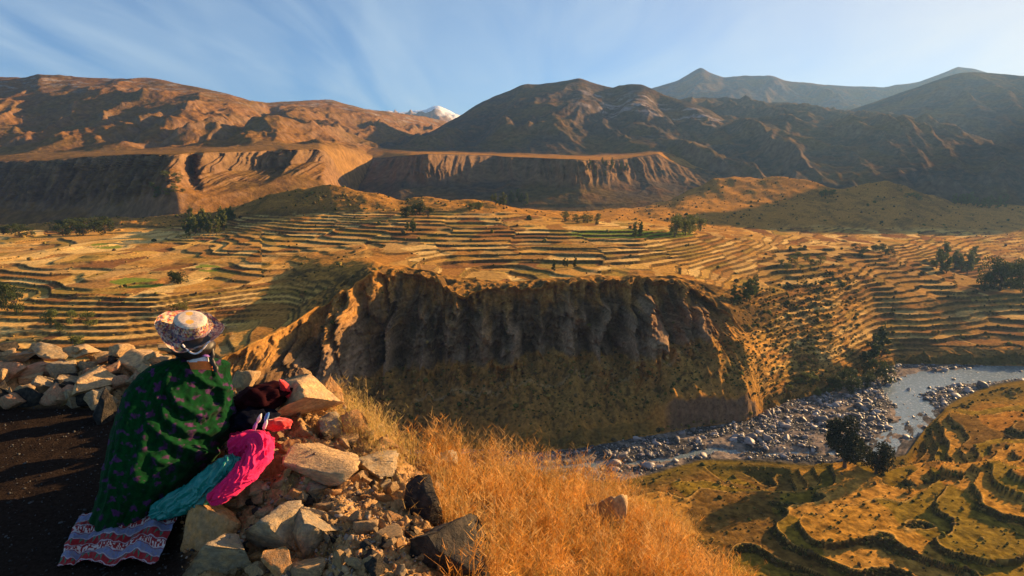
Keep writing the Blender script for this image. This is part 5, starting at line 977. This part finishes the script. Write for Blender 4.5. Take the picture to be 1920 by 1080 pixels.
# embroidered hem spread on the ground
def hemcloth():
    nr, nc = 150, 260; s_ = np.linspace(0, 1, nr)[:, None]; t = np.linspace(0, 1, nc)[None]
    pxx = (1 - s_) * lerp(150, 352, t) + s_ * lerp(104, 292, t) + 5 * fbm(s_ * 3 + t * 0, t * 4, 3, 420); pyy = (1 - s_) * lerp(975, 955, t) + s_ * lerp(1044, 1058, t) + 5 * np.sin(t * 13 + 1) * s_
    wav = 0.016 * np.sin(t * 17 + 1.5 * s_ + 2.5 * fbm(t * 3, s_ * 2, 2, 421)) * (1 - 0.75 * ss(0.75, 1, s_)) * (0.4 + 0.6 * s_) + 0.010 * fbm(t * 8, s_ * 5, 3, 422)
    gz = np.interp(pxx, [100, 360], [-1.672, -1.60]) + wav + 0.045 * (1 - s_) 
    v = (540 - pyy) / F; e = (v * CT - ST) / (CT + ST * v); Yc = -1.66 / e * 0.985; Xc = (pxx - 960) / F / (CT + ST * v) * Yc
    V = np.stack([Xc, Yc, gz + 0 * Xc], -1)
    yy = s_ * 8.2 + 0.10 * np.sin(t * 60); k = np.floor(yy).astype(int) + np.zeros_like(t, int); f_ = yy - np.floor(yy) + 0 * t
    red = np.array([0.26, 0.010, 0.015]); wh = np.array([0.17, 0.17, 0.24]); gr = np.array([0.02, 0.14, 0.09]); dkr = np.array([0.16, 0.02, 0.05])
    c = np.where((k % 3 == 0)[..., None], wh, np.where((k % 3 == 1)[..., None], red, red * 0.9)).astype(float)
    zig = np.abs(((t * 16 + 0 * s_) % 1) - 0.5) * 2; tri = (k % 3 == 1) & (f_ < zig * 0.9) & (((t * 16).astype(int) % 2) == 0); c = np.where(tri[..., None], gr, c)
    dots = (k % 3 == 0) & (hash1(np.floor(t * 110 + 0 * s_), np.floor(yy * 5 + 0 * t)) > 0.6); c = np.where(dots[..., None], np.array([0.14, 0.16, 0.30]), c)
    c = np.where(((k % 3 == 2) & (hash1(np.floor(t * 90 + 0 * s_) + 7, np.floor(yy * 4 + 0 * t)) > 0.62))[..., None], np.array([0.55, 0.45, 0.42]), c)
    c = np.where((f_ < 0.13)[..., None], np.array([0.36, 0.32, 0.34]), c); c = np.where(((f_ > 0.13) & (f_ < 0.22))[..., None], dkr, c)
    tobj('underskirt', V.reshape(-1, 3), grid_faces(nr, nc), M['embroid'], person, c.reshape(-1, 3), 'red and white banded embroidered underskirt spread on the ground')
hemcloth()
# bundle of textiles beside the person
bund = put(bpy.data.objects.new('cloth_bundle', None)); tag(bund, 'heap of dark maroon textiles with red and blue trim lying right of the shawl', 'cloth bundle')
M['maroon'] = cloth_mat('maroon_cloth', sheen=0, spec=0.03, base=(0.022, 0.004, 0.006)); M['navy'] = cloth_mat('navy_cloth', sheen=0, spec=0.03, base=(0.004, 0.005, 0.012)); M['red'] = cloth_mat('red_cloth', base=(0.62, 0.02, 0.02)); M['bluec'] = cloth_mat('blue_tassel', base=(0.05, 0.20, 0.55))
lump('wrap', 484, 748, 3.45, 100, 46, 0.15, M['maroon'], bund, 11, 0.26, 2.6, rot=-0.2, label='dark maroon folded cloth')
lump('pouch', 472, 788, 3.28, 84, 40, 0.11, M['navy'], bund, 12, 0.3, 3.0, label='nearly black pouch')
lump('trim', 522, 796, 3.22, 48, 22, 0.05, M['red'], bund, 13, 0.22, 2.4, label='red folded trim'); lump('flap', 538, 732, 3.48, 14, 44, 0.03, M['red'], bund, 14, 0.2, 2, rot=-0.5, label='bright red flap')
for k_, (a, b, mt) in enumerate([(500, 782, 'bluec'), (497, 797, 'white'), (486, 785, 'white'), (478, 800, 'purple_c')]): lump('tassel', a, b, 3.14, 7, 22, 0.012, M[mt], bund, 20 + k_, 0.2, 2, 2, rot=0.4)
